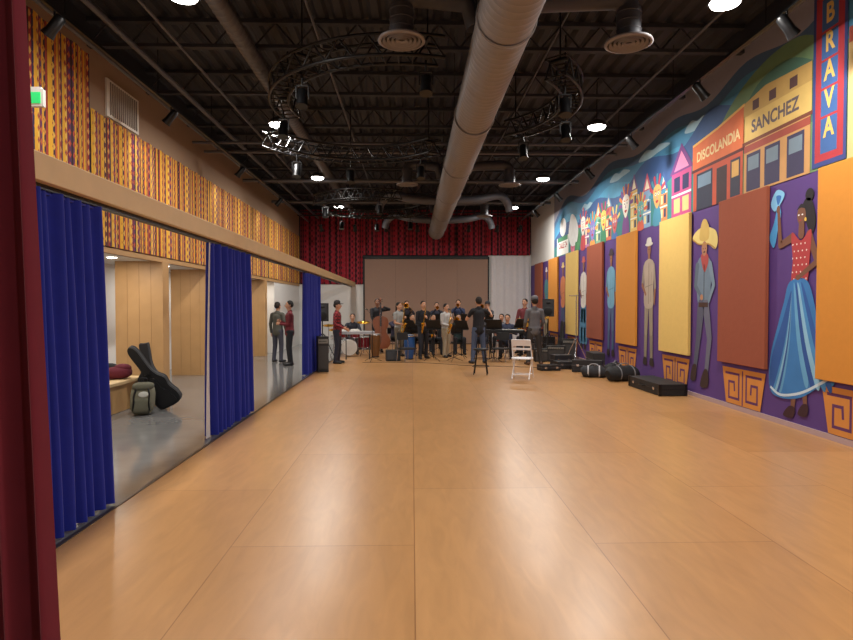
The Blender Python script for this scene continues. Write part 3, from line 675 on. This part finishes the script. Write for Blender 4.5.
    for s in (-1,1):
        fb.ell(HD((s*.031,.096,1.652)), (.014,.008,.008), M_eyew, RH, 10, 6); fb.ell(HD((s*.031,.102,1.652)), (.006,.005,.006), M_eyed, RH, 8, 5)
        fb.tube([HD((s*.018,.103,1.675)), HD((s*.034,.102,1.68)), HD((s*.05,.09,1.675))], .004, mat('brow', hair, .8), 6)
    fb.ell(HD((0,.104,1.592)), (.022,.008,.006), M_lip, RH, 10, 6)
    if glasses:
        for s in (-1,1): fb.tube([HD((s*.032+.02*math.cos(a),.112,1.652+.016*math.sin(a))) for a in np.linspace(0,6.283,13)], .002, M_blk2, 5)
    if hat:
        hm = mat('hat_%02x%02x%02x' % hat, hat, .85)
        fb.lathe([(.096,1.69),(.098,1.72),(.092,1.76),(.07,1.795),(.03,1.81),(.001,1.812)], hm, HD((0,0,1.52))-RH@V((0,.005,1.52)), RH)
        fb.ell(HD((0,.1,1.705)), (.072,.085,.008), hm, RH)
    fo = fb.build('face_details'); fo.parent = body
    return body, k

def plaid_mat(name, c1, c2):
    m = bpy.data.materials.new(name); m.use_nodes = True; nt = m.node_tree; bs = nt.nodes['Principled BSDF']; bs.inputs['Roughness'].default_value = .9
    tc = node(nt,'ShaderNodeTexCoord'); ck = node(nt,'ShaderNodeTexChecker'); ck.inputs['Scale'].default_value = 22
    ck.inputs['Color1'].default_value = L(c1); ck.inputs['Color2'].default_value = L(c2)
    nt.links.new(tc.outputs['Object'], ck.inputs['Vector']); nt.links.new(ck.outputs['Color'], bs.inputs['Base Color']); return m
PI = math.pi
# ---------------- instruments (local frame of the player, forward +Y)
def sax(pos, rz, k, dz=0):
    b = MB(); p = smoothp([(.0,.13,1.55),(.01,.2,1.55),(.03,.25,1.48),(.06,.24,1.25),(.10,.22,1.0),(.13,.22,.86),(.15,.27,.8),(.16,.33,.86),(.16,.36,.98),(.16,.40,1.1)],4,False); n = len(p)
    b.tube(p, [.007+.022*(i/n)**1.2+(.045*((i/n-.75)/.25)**2 if i/n > .75 else 0) for i in range(n)], M_brass, 12, caps=False)
    for i in range(8): b.cyl((.055+i*.008,.26-i*.002,1.35-i*.055),(.055+i*.008,.285,1.35-i*.055),.016,M_brass,n=8)
    b.build('saxophone', (pos[0],pos[1],dz), rz, scale=k)
def trumpet(pos, rz, k, z=1.59, dz=0):
    b = MB(); b.tube([(0,.14,z),(0,.17,z),(0,.4,z-.01),(0,.52,z-.012),(0,.58,z-.014),(0,.62,z-.015)],[.012,.006,.007,.014,.03,.06],M_brass,14,caps=False)
    for y in (.3,.33,.36): b.cyl((0,y,z-.1),(0,y,z+.06),.011,M_brass,n=8)
    b.tube(smoothp([(0,.22,z),(0,.2,z-.04),(0,.22,z-.07),(0,.44,z-.08),(0,.47,z-.04),(0,.44,z-.01)],3,False),.007,M_brass,8); b.build('trumpet', (pos[0],pos[1],dz), rz, scale=k)
def trombone(pos, rz, k, z=1.57, dz=0):
    b = MB(); b.tube(smoothp([(0,.13,z),(0,.5,z-.04),(0,.95,z-.1),(.0,.99,z-.14),(0,.95,z-.18),(0,.3,z-.1)],4,False),.008,M_brass,8)
    b.tube(smoothp([(0,.3,z-.03),(.06,.0,z+.02),(.1,-.22,z+.05),(.12,-.3,z+.08),(.12,-.2,z+.12),(.12,.2,z+.06),(.12,.45,z+.03),(.12,.55,z+.02)],4,False),[.008+.0008*i if i < 24 else .03+.016*(i-24) for i in range(29)],M_brass,12,caps=False)
    b.build('trombone', (pos[0],pos[1],dz), rz, scale=k)
def viol_outline(w, h, waist=.62):
    r = [(0,0),(.32,.01),(.48,.12),(.5,.26),(.42,.38),(.5*waist+.02,.5),(.5*waist+.03,.58),(.38,.68),(.41,.8),(.36,.92),(.18,.985),(0,1)]
    return smoothp([(x*w, y*h) for x, y in r]+[(-x*w, y*h) for x, y in r[-2:0:-1]], 4)
def upright_bass(loc, rz, tilt=.12):
    wd = mat('bass_wood', (130,68,34), .3, var=.2); b = MB(); R = Rx(PI/2-tilt)
    M = T4((0,0,.16), R); b.prism(viol_outline(.64,1.1,.55), .2, wd, M)
    b.prism([(-.03,.75),(.03,.75),(.022,1.55),(-.022,1.55)], .035, M_black, M @ Matrix.Translation((0,0,.12))); b.prism([(-.03,1.0),(.03,1.0),(.022,1.6),(-.022,1.6)], .05, wd, M @ Matrix.Translation((0,0,.08)))
    b.ell(M @ V((0,1.66,.06)), (.035,.05,.06), wd); b.cyl(M @ V((0,0,0)), V((0,.0,0)), .008, M_chrome)
    b.prism([(-.09,.42),(.09,.42),(.05,.5),(-.05,.5)], .02, wd, M @ Matrix.Translation((0,0,.13)))
    for s in (-.025,-.008,.008,.025): b.cyl(M @ V((s,.2,.14)), M @ V((s*.6,1.58,.145)), .002, M_chrome, n=4)
    for s in (-1,1):
        for q in (1.6,1.66): b.cyl(M @ V((s*.02,q,.05)), M @ V((s*.08,q,.05)), .008, M_blk2, n=6)
    b.build('upright_bass', loc, rz)
def guitar(pos, rz, k, col=(150,40,30), off=(0,0,0), dz=0):
    b = MB(); c = mat('guitar_%02x%02x%02x' % col, col, .25)
    M = T4((.18+off[0],.2+off[1],.98+off[2]), Rx(PI/2) @ Rz(PI/2-.2))
    b.prism(viol_outline(.34,.44,.6), .06, c, M); b.prism([(-.028,.38),(.028,.38),(.022,.92),(-.022,.92)], .03, mat('fretboard',(70,42,26),.5), M @ Matrix.Translation((0,0,-.03)))
    b.prism([(-.03,.92),(.035,.92),(.05,1.08),(-.02,1.06)], .025, c, M @ Matrix.Translation((0,0,-.03))); b.build('electric_guitar', (pos[0],pos[1],dz), rz, scale=k)
def chair(x, y, rz):
    b = MB()
    b.prism(smoothp([(-.2,-.2),(.2,-.2),(.21,.2),(-.21,.2)],4), .035, M_black, T4((0,0,.375), Matrix.Identity(3)))
    for s in (-1,1):
        b.tube([(s*.19,.19,.012),(s*.18,.16,.36)],.011,M_chrome,8); b.tube([(s*.19,-.24,.012),(s*.18,-.2,.4),(s*.18,-.25,.82)],.011,M_chrome,8); b.cyl((s*.18,-.2,.35),(s*.18,.16,.35),.01,M_chrome,n=8)
    b.box((0,-.235,.72),(.38,.02,.22),M_black,Rx(.1)); b.build('stacking_chair', (x,y,0), rz, bevel=.004)

def stand_person(x, y, head, **kw):
    nm = kw.pop('name', 'musician'); ins = kw.pop('ins', None); kk = dict(kw.pop('ik', {})); ch = kw.pop('chair', False)
    if ch: kw['sit'] = True
    o, k = person(nm, (x, y, 0), head, **kw)
    if kw.get('sit') and ins: kk['dz'] = -.43*k
    if ins: ins((x, y, 0), head, k, **kk)
    if ch: chair(x, y, head)
BL=(30,30,36)
stand_person(-3.82,16.9,-.4,name='spectator',shirt=(78,78,70),pants=(66,66,78),H=1.72)
stand_person(-3.3,16.0,1.9,name='spectator',shirt=(104,30,40),pants=BL,hair=(20,16,14),H=1.75,lh=(-.02,.26,1.14),rh=(.06,.24,1.2),curl=.9)
stand_person(-2.08,16.5,-1.7,name='spectator',plaid=plaid_mat('red_plaid',(140,36,42),(56,22,30)),pants=(36,38,52),H=1.74,lh=(-.2,.2,.98),rh=(.2,.22,1.02),stance=.14,hat=(35,30,30))
trp = dict(lh=(-.05,.30,1.50),rh=(.04,.32,1.52),curl=1.1,lhint=(-.8,.0,-1),rhint=(.8,.0,-1))
sx = dict(lh=(-.02,.24,1.26),rh=(.10,.24,1.06),curl=1.1)
gt = dict(lh=(-.34,.27,1.15),rh=(.18,.26,1.05),curl=1.0)
# standing players (turned towards the band leader), scattered in depth
stand_person(-1.2,20.4,PI+.15,shirt=BL,pants=BL,lh=(-.16,.34,1.5),rh=(.13,.36,1.02),curl=1.0,H=1.86,skin=(140,95,72))
upright_bass((-1.06,19.92,0), .1, .1)
stand_person(-.42,18.7,PI+.9,shirt=(150,150,148),pants=(100,90,76),sleeve='short',ins=sax,longhair=True,H=1.72,**sx)
stand_person(.34,17.9,PI+.35,shirt=(22,22,28),pants=(30,30,38),ins=sax,H=1.76,step=.08,**sx)
stand_person(-.2,22.0,PI+.2,shirt=(44,40,50),pants=BL,H=1.8,ins=trombone,**trp)
stand_person(.9,21.6,PI,shirt=(36,40,56),pants=BL,ins=trumpet,H=1.74,**trp)
stand_person(1.06,18.4,PI+.7,shirt=(180,178,176),pants=(166,154,132),ins=sax,H=1.68,stance=.16,step=.1,**sx)
stand_person(1.72,22.0,PI-.1,shirt=(44,54,84),pants=(40,42,52),ins=trumpet,H=1.84,**trp)
stand_person(2.75,21.5,PI-.3,shirt=(50,52,58),pants=BL,ins=trombone,H=1.76,skin=(150,102,78),hat=(40,42,50),**trp)
stand_person(1.85,16.4,.25,name='band_leader',shirt=(24,24,30),pants=(66,80,106),shoes=(40,35,32),sleeve='short',H=1.86,lh=(-.2,.38,1.2),rh=(.40,.28,1.46),rhint=(.7,-.2,-1),curl=.3,stance=.2)
stand_person(3.62,18.9,PI-.6,shirt=(112,48,54),pants=BL,ins=guitar,ik=dict(col=(200,150,60)),H=1.84,**gt)
stand_person(3.33,16.0,.1,name='spectator',shirt=(100,100,104),pants=(56,52,50),shoes=(90,60,40),H=1.86,lh=(-.2,.2,.95),rh=(.2,.2,.95),hat=(92,90,94),stance=.2)
def throne(x, y):
    b = MB(); b.lathe([(.001,.33),(.15,.33),(.16,.35),(.15,.375),(.001,.38)], M_black); b.cyl((0,0,.12),(0,0,.33),.02,M_chrome)
    for k in range(3):
        a = k*2.094; b.cyl((0,0,.22),(.24*math.cos(a),.24*math.sin(a),.012),.011,M_chrome,n=8)
    b.build('drum_stool', (x,y,0))
stand_person(-2.0,19.9,PI+.1,name='drummer',shirt=(38,40,50),pants=BL,H=1.78,sit=True,lh=(-.2,.42,1.2),rh=(.2,.42,1.2),curl=1.0); throne(-2.0,19.95)
stand_person(2.95,18.2,PI-.3,name='keyboardist',shirt=(48,54,76),pants=(40,40,48),H=1.78,sit=True,lh=(-.2,.40,1.22),rh=(.2,.40,1.22),curl=.8,glasses=True); throne(2.95,18.25)
# seated players
stand_person(2.35,19.7,PI-.3,shirt=(44,44,52),pants=(40,44,64),H=1.76,chair=True,ins=sax,**sx)
stand_person(.7,19.6,PI+.3,shirt=(60,50,48),pants=BL,H=1.76,chair=True,ins=sax,longhair=True,**sx)
stand_person(.0,19.9,PI+.5,shirt=(30,34,44),pants=BL,H=1.76,chair=True,ins=sax,**sx)
stand_person(-.6,20.9,PI+.5,shirt=(54,50,70),pants=BL,H=1.8,chair=True,ins=trumpet,**trp)
stand_person(1.55,19.8,PI+.05,shirt=(34,50,50),pants=BL,H=1.76,chair=True,ins=trombone,**trp)
stand_person(3.1,20.4,PI-.4,shirt=(110,108,112),pants=BL,H=1.76,chair=True,ins=guitar,**gt)
stand_person(3.95,20.2,PI-.6,shirt=(40,40,46),pants=(60,60,70),H=1.76,chair=True,lh=(-.12,.3,.98),rh=(.12,.3,.98))
stand_person(.45,20.9,PI+.1,shirt=(70,40,44),pants=BL,H=1.78,chair=True,ins=trumpet,**trp)
chair(-.15,17.0,PI+.6); chair(2.55,17.0-.1,PI-.4)

b = MB(); sh = mat('drum_shell', (110,24,34), .25); hd = mat('drum_head', (205,202,196), .5); R90 = Rx(PI/2)
def drum(b, c, r, h, col, R=None):
    b.lathe([(r,-h/2),(r,h/2)], col, c, R, 28); b.lathe([(.001,h/2),(r,h/2)], hd, c, R, 28); b.lathe([(.001,-h/2),(r,-h/2)], hd, c, R, 28)
    for z in (-h/2, h/2-.02): b.lathe([(r,z),(r+.012,z),(r+.012,z+.02),(r,z+.02)], M_chrome, c, R, 28)
    Q = R or Matrix.Identity(3)
    for k in range(6):
        a = k*PI/3; p = V((math.cos(a)*(r+.012), math.sin(a)*(r+.012), 0)); b.cyl(V(c)+Q@(p+V((0,0,-h/2))), V(c)+Q@(p+V((0,0,h/2))), .005, M_chrome, n=5)
drum(b,(0,0,.29),.25,.4,sh,R90); drum(b,(-.2,.02,.72),.14,.2,sh,Rx(.25)); drum(b,(.18,.02,.72),.15,.22,sh,Rx(.25)); drum(b,(.46,.32,.42),.19,.36,sh); drum(b,(-.4,.3,.58),.18,.14,M_chrome)
for s in (-1,1): b.cyl((.46+s*.18,.32,0),(.46+s*.18,.32,.5),.008,M_chrome,n=6)
b.cyl((-.4,.3,0),(-.4,.3,.52),.012,M_chrome); b.cyl((-.15,.02,.5),(-.2,.02,.66),.012,M_chrome); b.cyl((.15,.02,.5),(.2,.02,.66),.012,M_chrome)
for x, y, z, r in ((-.65,.1,1.0,.2),(-.5,.3,.85,.17),(.45,-.05,1.1,.22)):
    b.cyl((x,y,.1),(x,y,z+.03),.01,M_chrome,n=8); b.lathe([(.02,.02),(.03,.015),(r,-.02),(r-.005,-.024),(.02,0)], M_brass, (x,y,z), Rx(.2))
    for k in range(3): a = k*2.09; b.cyl((x,y,.3),(x+.2*math.cos(a),y+.2*math.sin(a),.01),.008,M_chrome,n=6)
b.build('drum_kit', (-2.0,18.85,0), .1)
def conga(x, y, col, r=.15):
    b = MB(); b.lathe([(.1,0.02),(.12,.1),(.16,.4),(.165,.5),(r,.7),(r,.74)], mat('conga_%d' % col[2], col, .3), n=24); b.lathe([(.001,.735),(r,.735)], hd)
    b.lathe([(r+.002,.68),(r+.014,.68),(r+.014,.72),(r+.002,.72)], M_chrome); b.lathe([(.1,.0),(.12,0),(.12,.03),(.1,.03)], M_black); b.build('conga_drum', (x,y,0))
conga(-.08,17.75,(34,80,140)); conga(-1.15,18.5,(110,72,40))
b = MB(); b.box((0,0,.84),(1.15,.32,.1),M_black); b.box((0,.07,.896),(1.05,.15,.012),hd)
for i in range(27): b.box((-.5+i*.038,.09,.905),(.014,.09,.014),M_black)
for s in (-1,1): b.cyl((s*.45,-.2,.02),(s*.45,.15,.78),.015,M_blk2); b.cyl((s*.45,.2,.02),(s*.45,-.15,.78),.015,M_blk2); b.cyl((s*.45,-.2,.02),(s*.45,.2,.02),.015,M_blk2)
b.build('stage_keyboard', (2.78,17.56,0), -.3, bevel=.004)
b = MB(); sv = mat('silver_plastic',(150,152,158),.35)
b.box((0,0,.8),(1.0,.3,.08),sv); b.box((0,.06,.845),(.9,.15,.012),hd)
for i in range(24): b.box((-.43+i*.038,.08,.855),(.014,.08,.014),M_black)
for s in (-1,1): b.cyl((s*.35,-.2,.02),(s*.35,.15,.76),.015,M_blk2); b.cyl((s*.35,.2,.02),(s*.35,-.15,.76),.015,M_blk2)
b.build('electric_piano', (-1.62,17.7,0), .1, bevel=.004)
def music_stand(x, y, rz, h=.95, paper=True):
    b = MB()
    for k in range(3): a = k*2.094+.5; b.tube([(0,0,.14),(.16*math.cos(a),.16*math.sin(a),.08),(.28*math.cos(a),.28*math.sin(a),.008)],.008,M_blk2,6)
    b.cyl((0,0,.08),(0,0,h),.012,M_blk2); R = Rx(-.5); b.box((0,.0,h+.08),(.45,.008,.3),M_black,R); b.box((0,-.05,h-.06),(.45,.06,.01),M_black,R)
    if paper: b.box((0,-.012,h+.08),(.28,.003,.24),mat('sheet_music',(225,222,215),.8),R)
    b.build('music_stand', (x,y,0), rz)
for x, y, r, h in ((-.05,18.35,-.9,.95),(.62,17.2,-.35,.98),(.42,18.95,-.3,.78),(1.5,17.9,-.7,.95),(2.15,19.0,.3,.78),(.95,20.8,0,1.1),(-.2,20.2,-.5,.8),(-.02,19.2,-.4,.78),(1.35,19.0,0,.78),(1.75,21.2,0,1.1),(3.65,19.6,.6,.8),(3.3,18.1+.7-.9,.6,1.0),(2.35,16.9,2.9,1.0),(.45,20.1,0,.8),(-.25,21.2,-.2,1.08),(2.65,20.7,.3,1.08)): music_stand(x, y, r+PI if r != 2.9 else r, h)
def mic_stand(x, y, rz, h=1.3):
    b = MB()
    for k in range(3): a = k*2.094; b.cyl((0,0,.12),(.28*math.cos(a),.28*math.sin(a),.01),.008,M_blk2,n=6)
    b.cyl((0,0,.1),(0,0,h),.01,M_blk2,n=8); b.cyl((0,-.2,h-.08),(0,.45,h+.2),.007,M_blk2,n=8); b.cyl((0,.43,h+.19),(0,.56,h+.2),.016,M_blk2,r2=.022); b.ell((0,.58,h+.2),(.027,.03,.027),M_chrome); b.build('microphone_stand', (x,y,0), rz)
for x, y, r in ((-1.15,17.1,.4),(3.95,17.7,.3),(1.2,17.0,.2)): mic_stand(x, y, r)
def pa(x, y, rz, h=1.35):
    b = MB()
    for k in range(3):
        a = k*2.094+.3; b.cyl((.03*math.cos(a),.03*math.sin(a),.75),(.4*math.cos(a),.4*math.sin(a),.012),.013,M_blk2,n=8); b.cyl((0,0,.3),(.28*math.cos(a),.28*math.sin(a),.27),.008,M_blk2,n=6)
    b.cyl((0,0,.28),(0,0,h),.018,M_blk2)
    b.prism([(-.18,-.17),(.18,-.17),(.13,.17),(-.13,.17)], .55, M_black, T4((0,0,h+.26), Matrix.Identity(3)))
    b.box((0,-.172,h+.26),(.33,.008,.5),mat('speaker_grille',(38,38,42),.6)); b.ell((0,-.18,h+.15),(.13,.008,.13),M_blk2); b.ell((0,-.18,h+.42),(.07,.008,.04),M_blk2)
    b.build('loudspeaker_on_tripod', (x,y,0), rz, bevel=.006)
pa(-2.75,18.2,.2,1.15); pa(4.28,18.5,-.2,1.28)
def amp(x, y, rz, w=.5, h=.45, d=.3, nm='guitar_amplifier'):
    b = MB(); b.box((0,0,h/2+.015),(w,d,h),M_black); b.box((0,-d/2-.003,h*.42),(w*.88,.01,h*.65),mat('grille_cloth',(58,56,56),.8)); b.box((0,-d/2-.003,h*.88),(w*.88,.01,h*.12),mat('amp_panel',(120,118,112),.4))
    for i in range(6): b.cyl((-w*.35+i*w*.12,-d/2,h*.88),(-w*.35+i*w*.12,-d/2-.02,h*.88),.012,M_blk2,n=8)
    b.tube([(-.08,0,h+.01),(-.07,0,h+.045),(.07,0,h+.045),(.08,0,h+.01)],.009,M_blk2,6)
    for s in (-1,1):
        for t in (-1,1): b.cyl((s*w*.42,t*d*.38,0),(s*w*.42,t*d*.38,.02),.02,M_blk2,n=8)
    b.build(nm, (x,y,0), rz, bevel=.012)
def case(x, y, rz, w, d, h, col=(26,26,30)):
    b = MB(); m = mat('case_%02x%02x%02x' % col, col, .6, bump=.1); b.box((0,0,h/2+.01),(w,d,h),m); b.box((0,0,h*.6),(w+.008,d+.008,.012),mat('case_trim',(90,90,96),.4,.5))
    for s in (-1,1): b.box((s*w*.3,-d/2-.006,h*.6),(.06,.012,.05),M_chrome); b.box((s*(w/2-.02),0,.006),(.03,d*.9,.012),M_blk2)
    b.tube([(-.07,-d/2,h*.45),(-.06,-d/2-.04,h*.45),(.06,-d/2-.04,h*.45),(.07,-d/2,h*.45)],.01,M_blk2,6)
    b.build('equipment_case', (x,y,0), rz, bevel=.015)
amp(4.15,16.9,-.3); amp(3.7,16.9,0,.38,.36,.25); amp(4.72,17.6,-.3,.4,.6,.25); amp(-2.18,14.4,.3,.26,.85,.26,'column_loudspeaker')
case(3.95,15.0,.1,.6,.35,.18); case(4.25,14.2,-.4,.7,.3,.28); case(3.4,14.6,.2,.5,.32,.13); case(4.72,15.1,1.5,.8,.3,.4,(44,42,44)); case(3.95,15.55,.2,.5,.3,.3,(34,34,40)); case(4.65,20.2,1.5,.8,.4,.55); case(4.6,21.6,1.5,.9,.45,.4,(50,50,54)); case(-1.6,21.8,.2,.8,.4,.5); case(4.68,22.8,1.5,.8,.4,.7)
b = MB(); b.prism([(-.2,0),(.2,0),(.14,.32),(-.16,.3)], .42, M_black, T4((0,0,0), Rz(PI/2) @ Rx(PI/2))); b.box((0,-.19,.16),(.36,.01,.24),mat('speaker_grille',(38,38,42)),Rx(-.2)); b.build('floor_monitor', (-.56,17.3,0), .1, bevel=.01)
b = MB()
for k in range(3): a = k*2.094+.2; b.cyl((0,0,.75),(.38*math.cos(a),.38*math.sin(a),.012),.011,M_chrome,n=8)
b.cyl((0,0,.45),(0,0,1.9),.013,M_chrome); b.cyl((-.2,0,1.88),(.2,0,1.88),.01,M_chrome); b.build('silver_tripod_stand', (4.5,16.1,0))
b = MB(); cw = mat('white_plastic', (225,225,228), .4)
for s in (-1,1):
    b.tube([(s*.21,.23,.012),(s*.21,-.02,.5),(s*.2,-.2,.86)],.013,cw,8); b.tube([(s*.185,-.26,.012),(s*.185,.17,.43)],.013,cw,8)
b.prism(smoothp([(-.19,-.19),(.19,-.19),(.19,.2),(-.19,.2)],4), .02, cw, T4((0,0,.45), Matrix.Identity(3)))
b.box((0,-.165,.79),(.4,.018,.13),cw,Rx(.42)); b.box((0,-.12,.66),(.4,.014,.05),cw,Rx(.42)); b.cyl((-.21,.2,.09),(.21,.2,.09),.01,cw); b.cyl((-.185,-.21,.11),(.185,-.21,.11),.01,cw); b.cyl((-.2,-.2,.86),(.2,-.2,.86),.013,cw)
b.build('folding_chair', (2.43,12.95,0), -.35, bevel=.003)
def stool(x, y, h=.62):
    b = MB(); b.lathe([(.001,h-.05),(.17,h-.05),(.18,h-.03),(.175,h-.005),(.001,h)], M_black, n=28)
    for k in range(4): a = k*PI/2+.6; b.tube([(.12*math.cos(a),.12*math.sin(a),h-.05),(.22*math.cos(a),.22*math.sin(a),.01)],.012,M_blk2,8)
    for z, r in ((.2,.2),(.38,.17)): b.tube([(r*math.cos(t),r*math.sin(t),z) for t in np.linspace(0,2*PI,25)],.008,M_blk2,6,caps=False)
    b.build('black_stool', (x,y,0))
stool(1.6,13.7)
b = MB(); b.box((0,0,.11),(.5,1.35,.2),M_black); b.box((0,0,.115),(.506,1.356,.012),M_blk2)
for y in (-.45,.45): b.box((-.255,y,.115),(.012,.07,.05),M_chrome)
b.tube([(-.25,-.1,.12),(-.3,-.08,.12),(-.3,.08,.12),(-.25,.1,.12)],.012,M_blk2,6)
for s in (-1,1):
    for t in (-1,1): b.box((s*.235,t*.66,.11),(.05,.05,.205),M_blk2)
b.build('keyboard_flight_case', (4.6,11.0,0), .03, bevel=.01)
def duffel(x, y, rz, L_=.6, r=.17, col=(25,25,28), band=(200,200,200)):
    b = MB(); m1 = mat('duffel_%d' % col[0], col, .8, bump=.4); m2 = mat('band_%d' % band[0], band, .7)
    n = 12; pts = [(-L_/2+L_*i/n, 0, r*.92+.01*math.sin(i*1.7)) for i in range(n+1)]; rs = [r*(1-.28*abs(2*i/n-1)**4)+.008*math.sin(i*2.3) for i in range(n+1)]
    rs[0] *= .6; rs[-1] *= .6; b.tube(pts, rs, m1, 20)
    for q in (-.22,.22): b.tube([(q*L_-.015,0,r*.94),(q*L_+.015,0,r*.94)], r*1.03, m2, 20, caps=False)
    b.tube(smoothp([(-.2*L_,-.03,r*1.85),(-.1*L_,-.05,r*2.2),(.1*L_,-.05,r*2.2),(.2*L_,-.03,r*1.85)],4,False),.012,m2,6)
    b.v = [(p[0],p[1],max(p[2]*.85,.003)) for p in b.v]; b.build('duffel_bag', (x,y,0), rz)
duffel(4.5,12.5,.3,.75,.2,(25,25,28),(120,120,124)); duffel(4.08,13.15,-.3,.55,.16,(40,40,44),(170,170,175)); duffel(4.65,13.5,.9,.5,.18,(25,25,28),(120,120,124))
def gigbag(loc, R, col, L_=1.08):
    b = MB(); m1 = mat('gigbag_%d' % col[0], col, .75, bump=.3)
    o = smoothp([(0,0),(.17,.03),(.2,.16),(.16,.32),(.17,.45),(.1,.56),(.065,.7),(.065,.98),(.03,L_),(-.03,L_),(-.065,.98),(-.065,.7),(-.1,.56),(-.17,.45),(-.16,.32),(-.2,.16),(-.17,.03)],4)
    M = T4((0,0,0), R); b.prism(o, .11, m1, M); b.prism([(p[0]*.7,p[1]*.45+.04) for p in o], .03, m1, M @ Matrix.Translation((0,0,.065)))
    b.prism([(p[0]*1.015,p[1]*1.008-.003) for p in o], .01, mat('zip_piping',(70,70,74),.6), M); b.tube([M@V((-.03,.6,.06)),M@V((-.03,.62,.1)),M@V((.03,.62,.1)),M@V((.03,.6,.06))],.01,M_blk2,6)
    zm = min(p[2] for p in b.v); b.v = [(p[0],p[1],p[2]-zm+.003) for p in b.v]
    return b.build('guitar_gig_bag', loc, bevel=.02)
b = MB(); b.b2((-5.5,7.65,.0),(-4.4,9.75,.41),M_oak); b.b2((-5.52,7.62,.41),(-4.37,9.78,.46),M_beam); b.build('oak_bench', bevel=.006)
gigbag((-3.72,9.25,0), Rz(.1) @ Rx(PI/2+.3) @ Rz(.5) , (24,24,27), 1.08)
gigbag((-4.15,9.6,0), Rz(.1) @ Rx(PI/2+.1) @ Rz(.12), (38,38,42), 1.0)
gigbag((4.72,18.8,0), Rz(-1.5) @ Rx(PI/2-.12) @ Rz(.05), (26,26,30), 1.1)
b = MB(); bg = mat('olive_backpack', (122,118,98), .9, bump=.5); bp = mat('backpack_pocket',(96,94,78),.9,bump=.5)
b.ell((0,0,.23),(.17,.12,.23),bg,ex=.6); b.ell((0,-.11,.15),(.13,.06,.11),bp,ex=.6); b.ell((0,-.02,.42),(.15,.12,.06),bp,ex=.7); b.tube(smoothp([(-.03,.03,.46),(-.04,0,.53),(.04,0,.53),(.03,.03,.46)],4,False),.01,M_blk2,6)
for s in (-1,1): b.tube(smoothp([(s*.07,-.1,.42),(s*.1,-.15,.32),(s*.1,-.17,.2),(s*.11,-.14,.08)],4,False),.013,M_blk2,6)
b.ell((.02,-.12,.31),(.07,.012,.045),mat('white_strap',(200,200,190),.7)); b.v = [(p[0]+.05*p[2],p[1],max(p[2],.002)) for p in b.v]
b.build('backpack', (-3.98,8.78,0), .3)
b = MB(); mj = mat('maroon_jacket',(96,28,42),.9,bump=.5); b.ell((0,0,.1),(.22,.18,.1),mj,ex=.8); b.ell((.08,-.03,.17),(.13,.1,.07),mj); b.ell((-.1,.03,.17),(.13,.1,.08),mat('black_cloth',(25,25,28),.9)); b.build('folded_jacket', (-4.62,9.35,.458), .4)
b = MB(); b.ell((0,0,.13),(.16,.12,.13),M_black,ex=.6); b.tube(smoothp([(-.05,0,.25),(-.04,0,.31),(.04,0,.31),(.05,0,.25)],4,False),.01,M_blk2,6); b.build('black_bag', (-5.05,9.3,.458), .2)
b = MB(); b.tube(smoothp([(4.0,14.7,.008),(2.8,15.4,.008),(1.6,15.7,.008),(.2,16.6,.008),(-1.4,16.7,.008)],8,False),.006,M_blk2,5); b.build('audio_cable')

# ---------------------------------------------------------------- camera
cd = bpy.data.cameras.new('camera'); cam = bpy.data.objects.new('camera', cd); scene.collection.objects.link(cam)
cd.sensor_width = 36; cd.lens = 591/853*36; cd.clip_start = .05; cam.location = (0,0,1.6)
cam.rotation_euler = (r_(90-1.36), 0, r_(-1.4)); scene.camera = cam
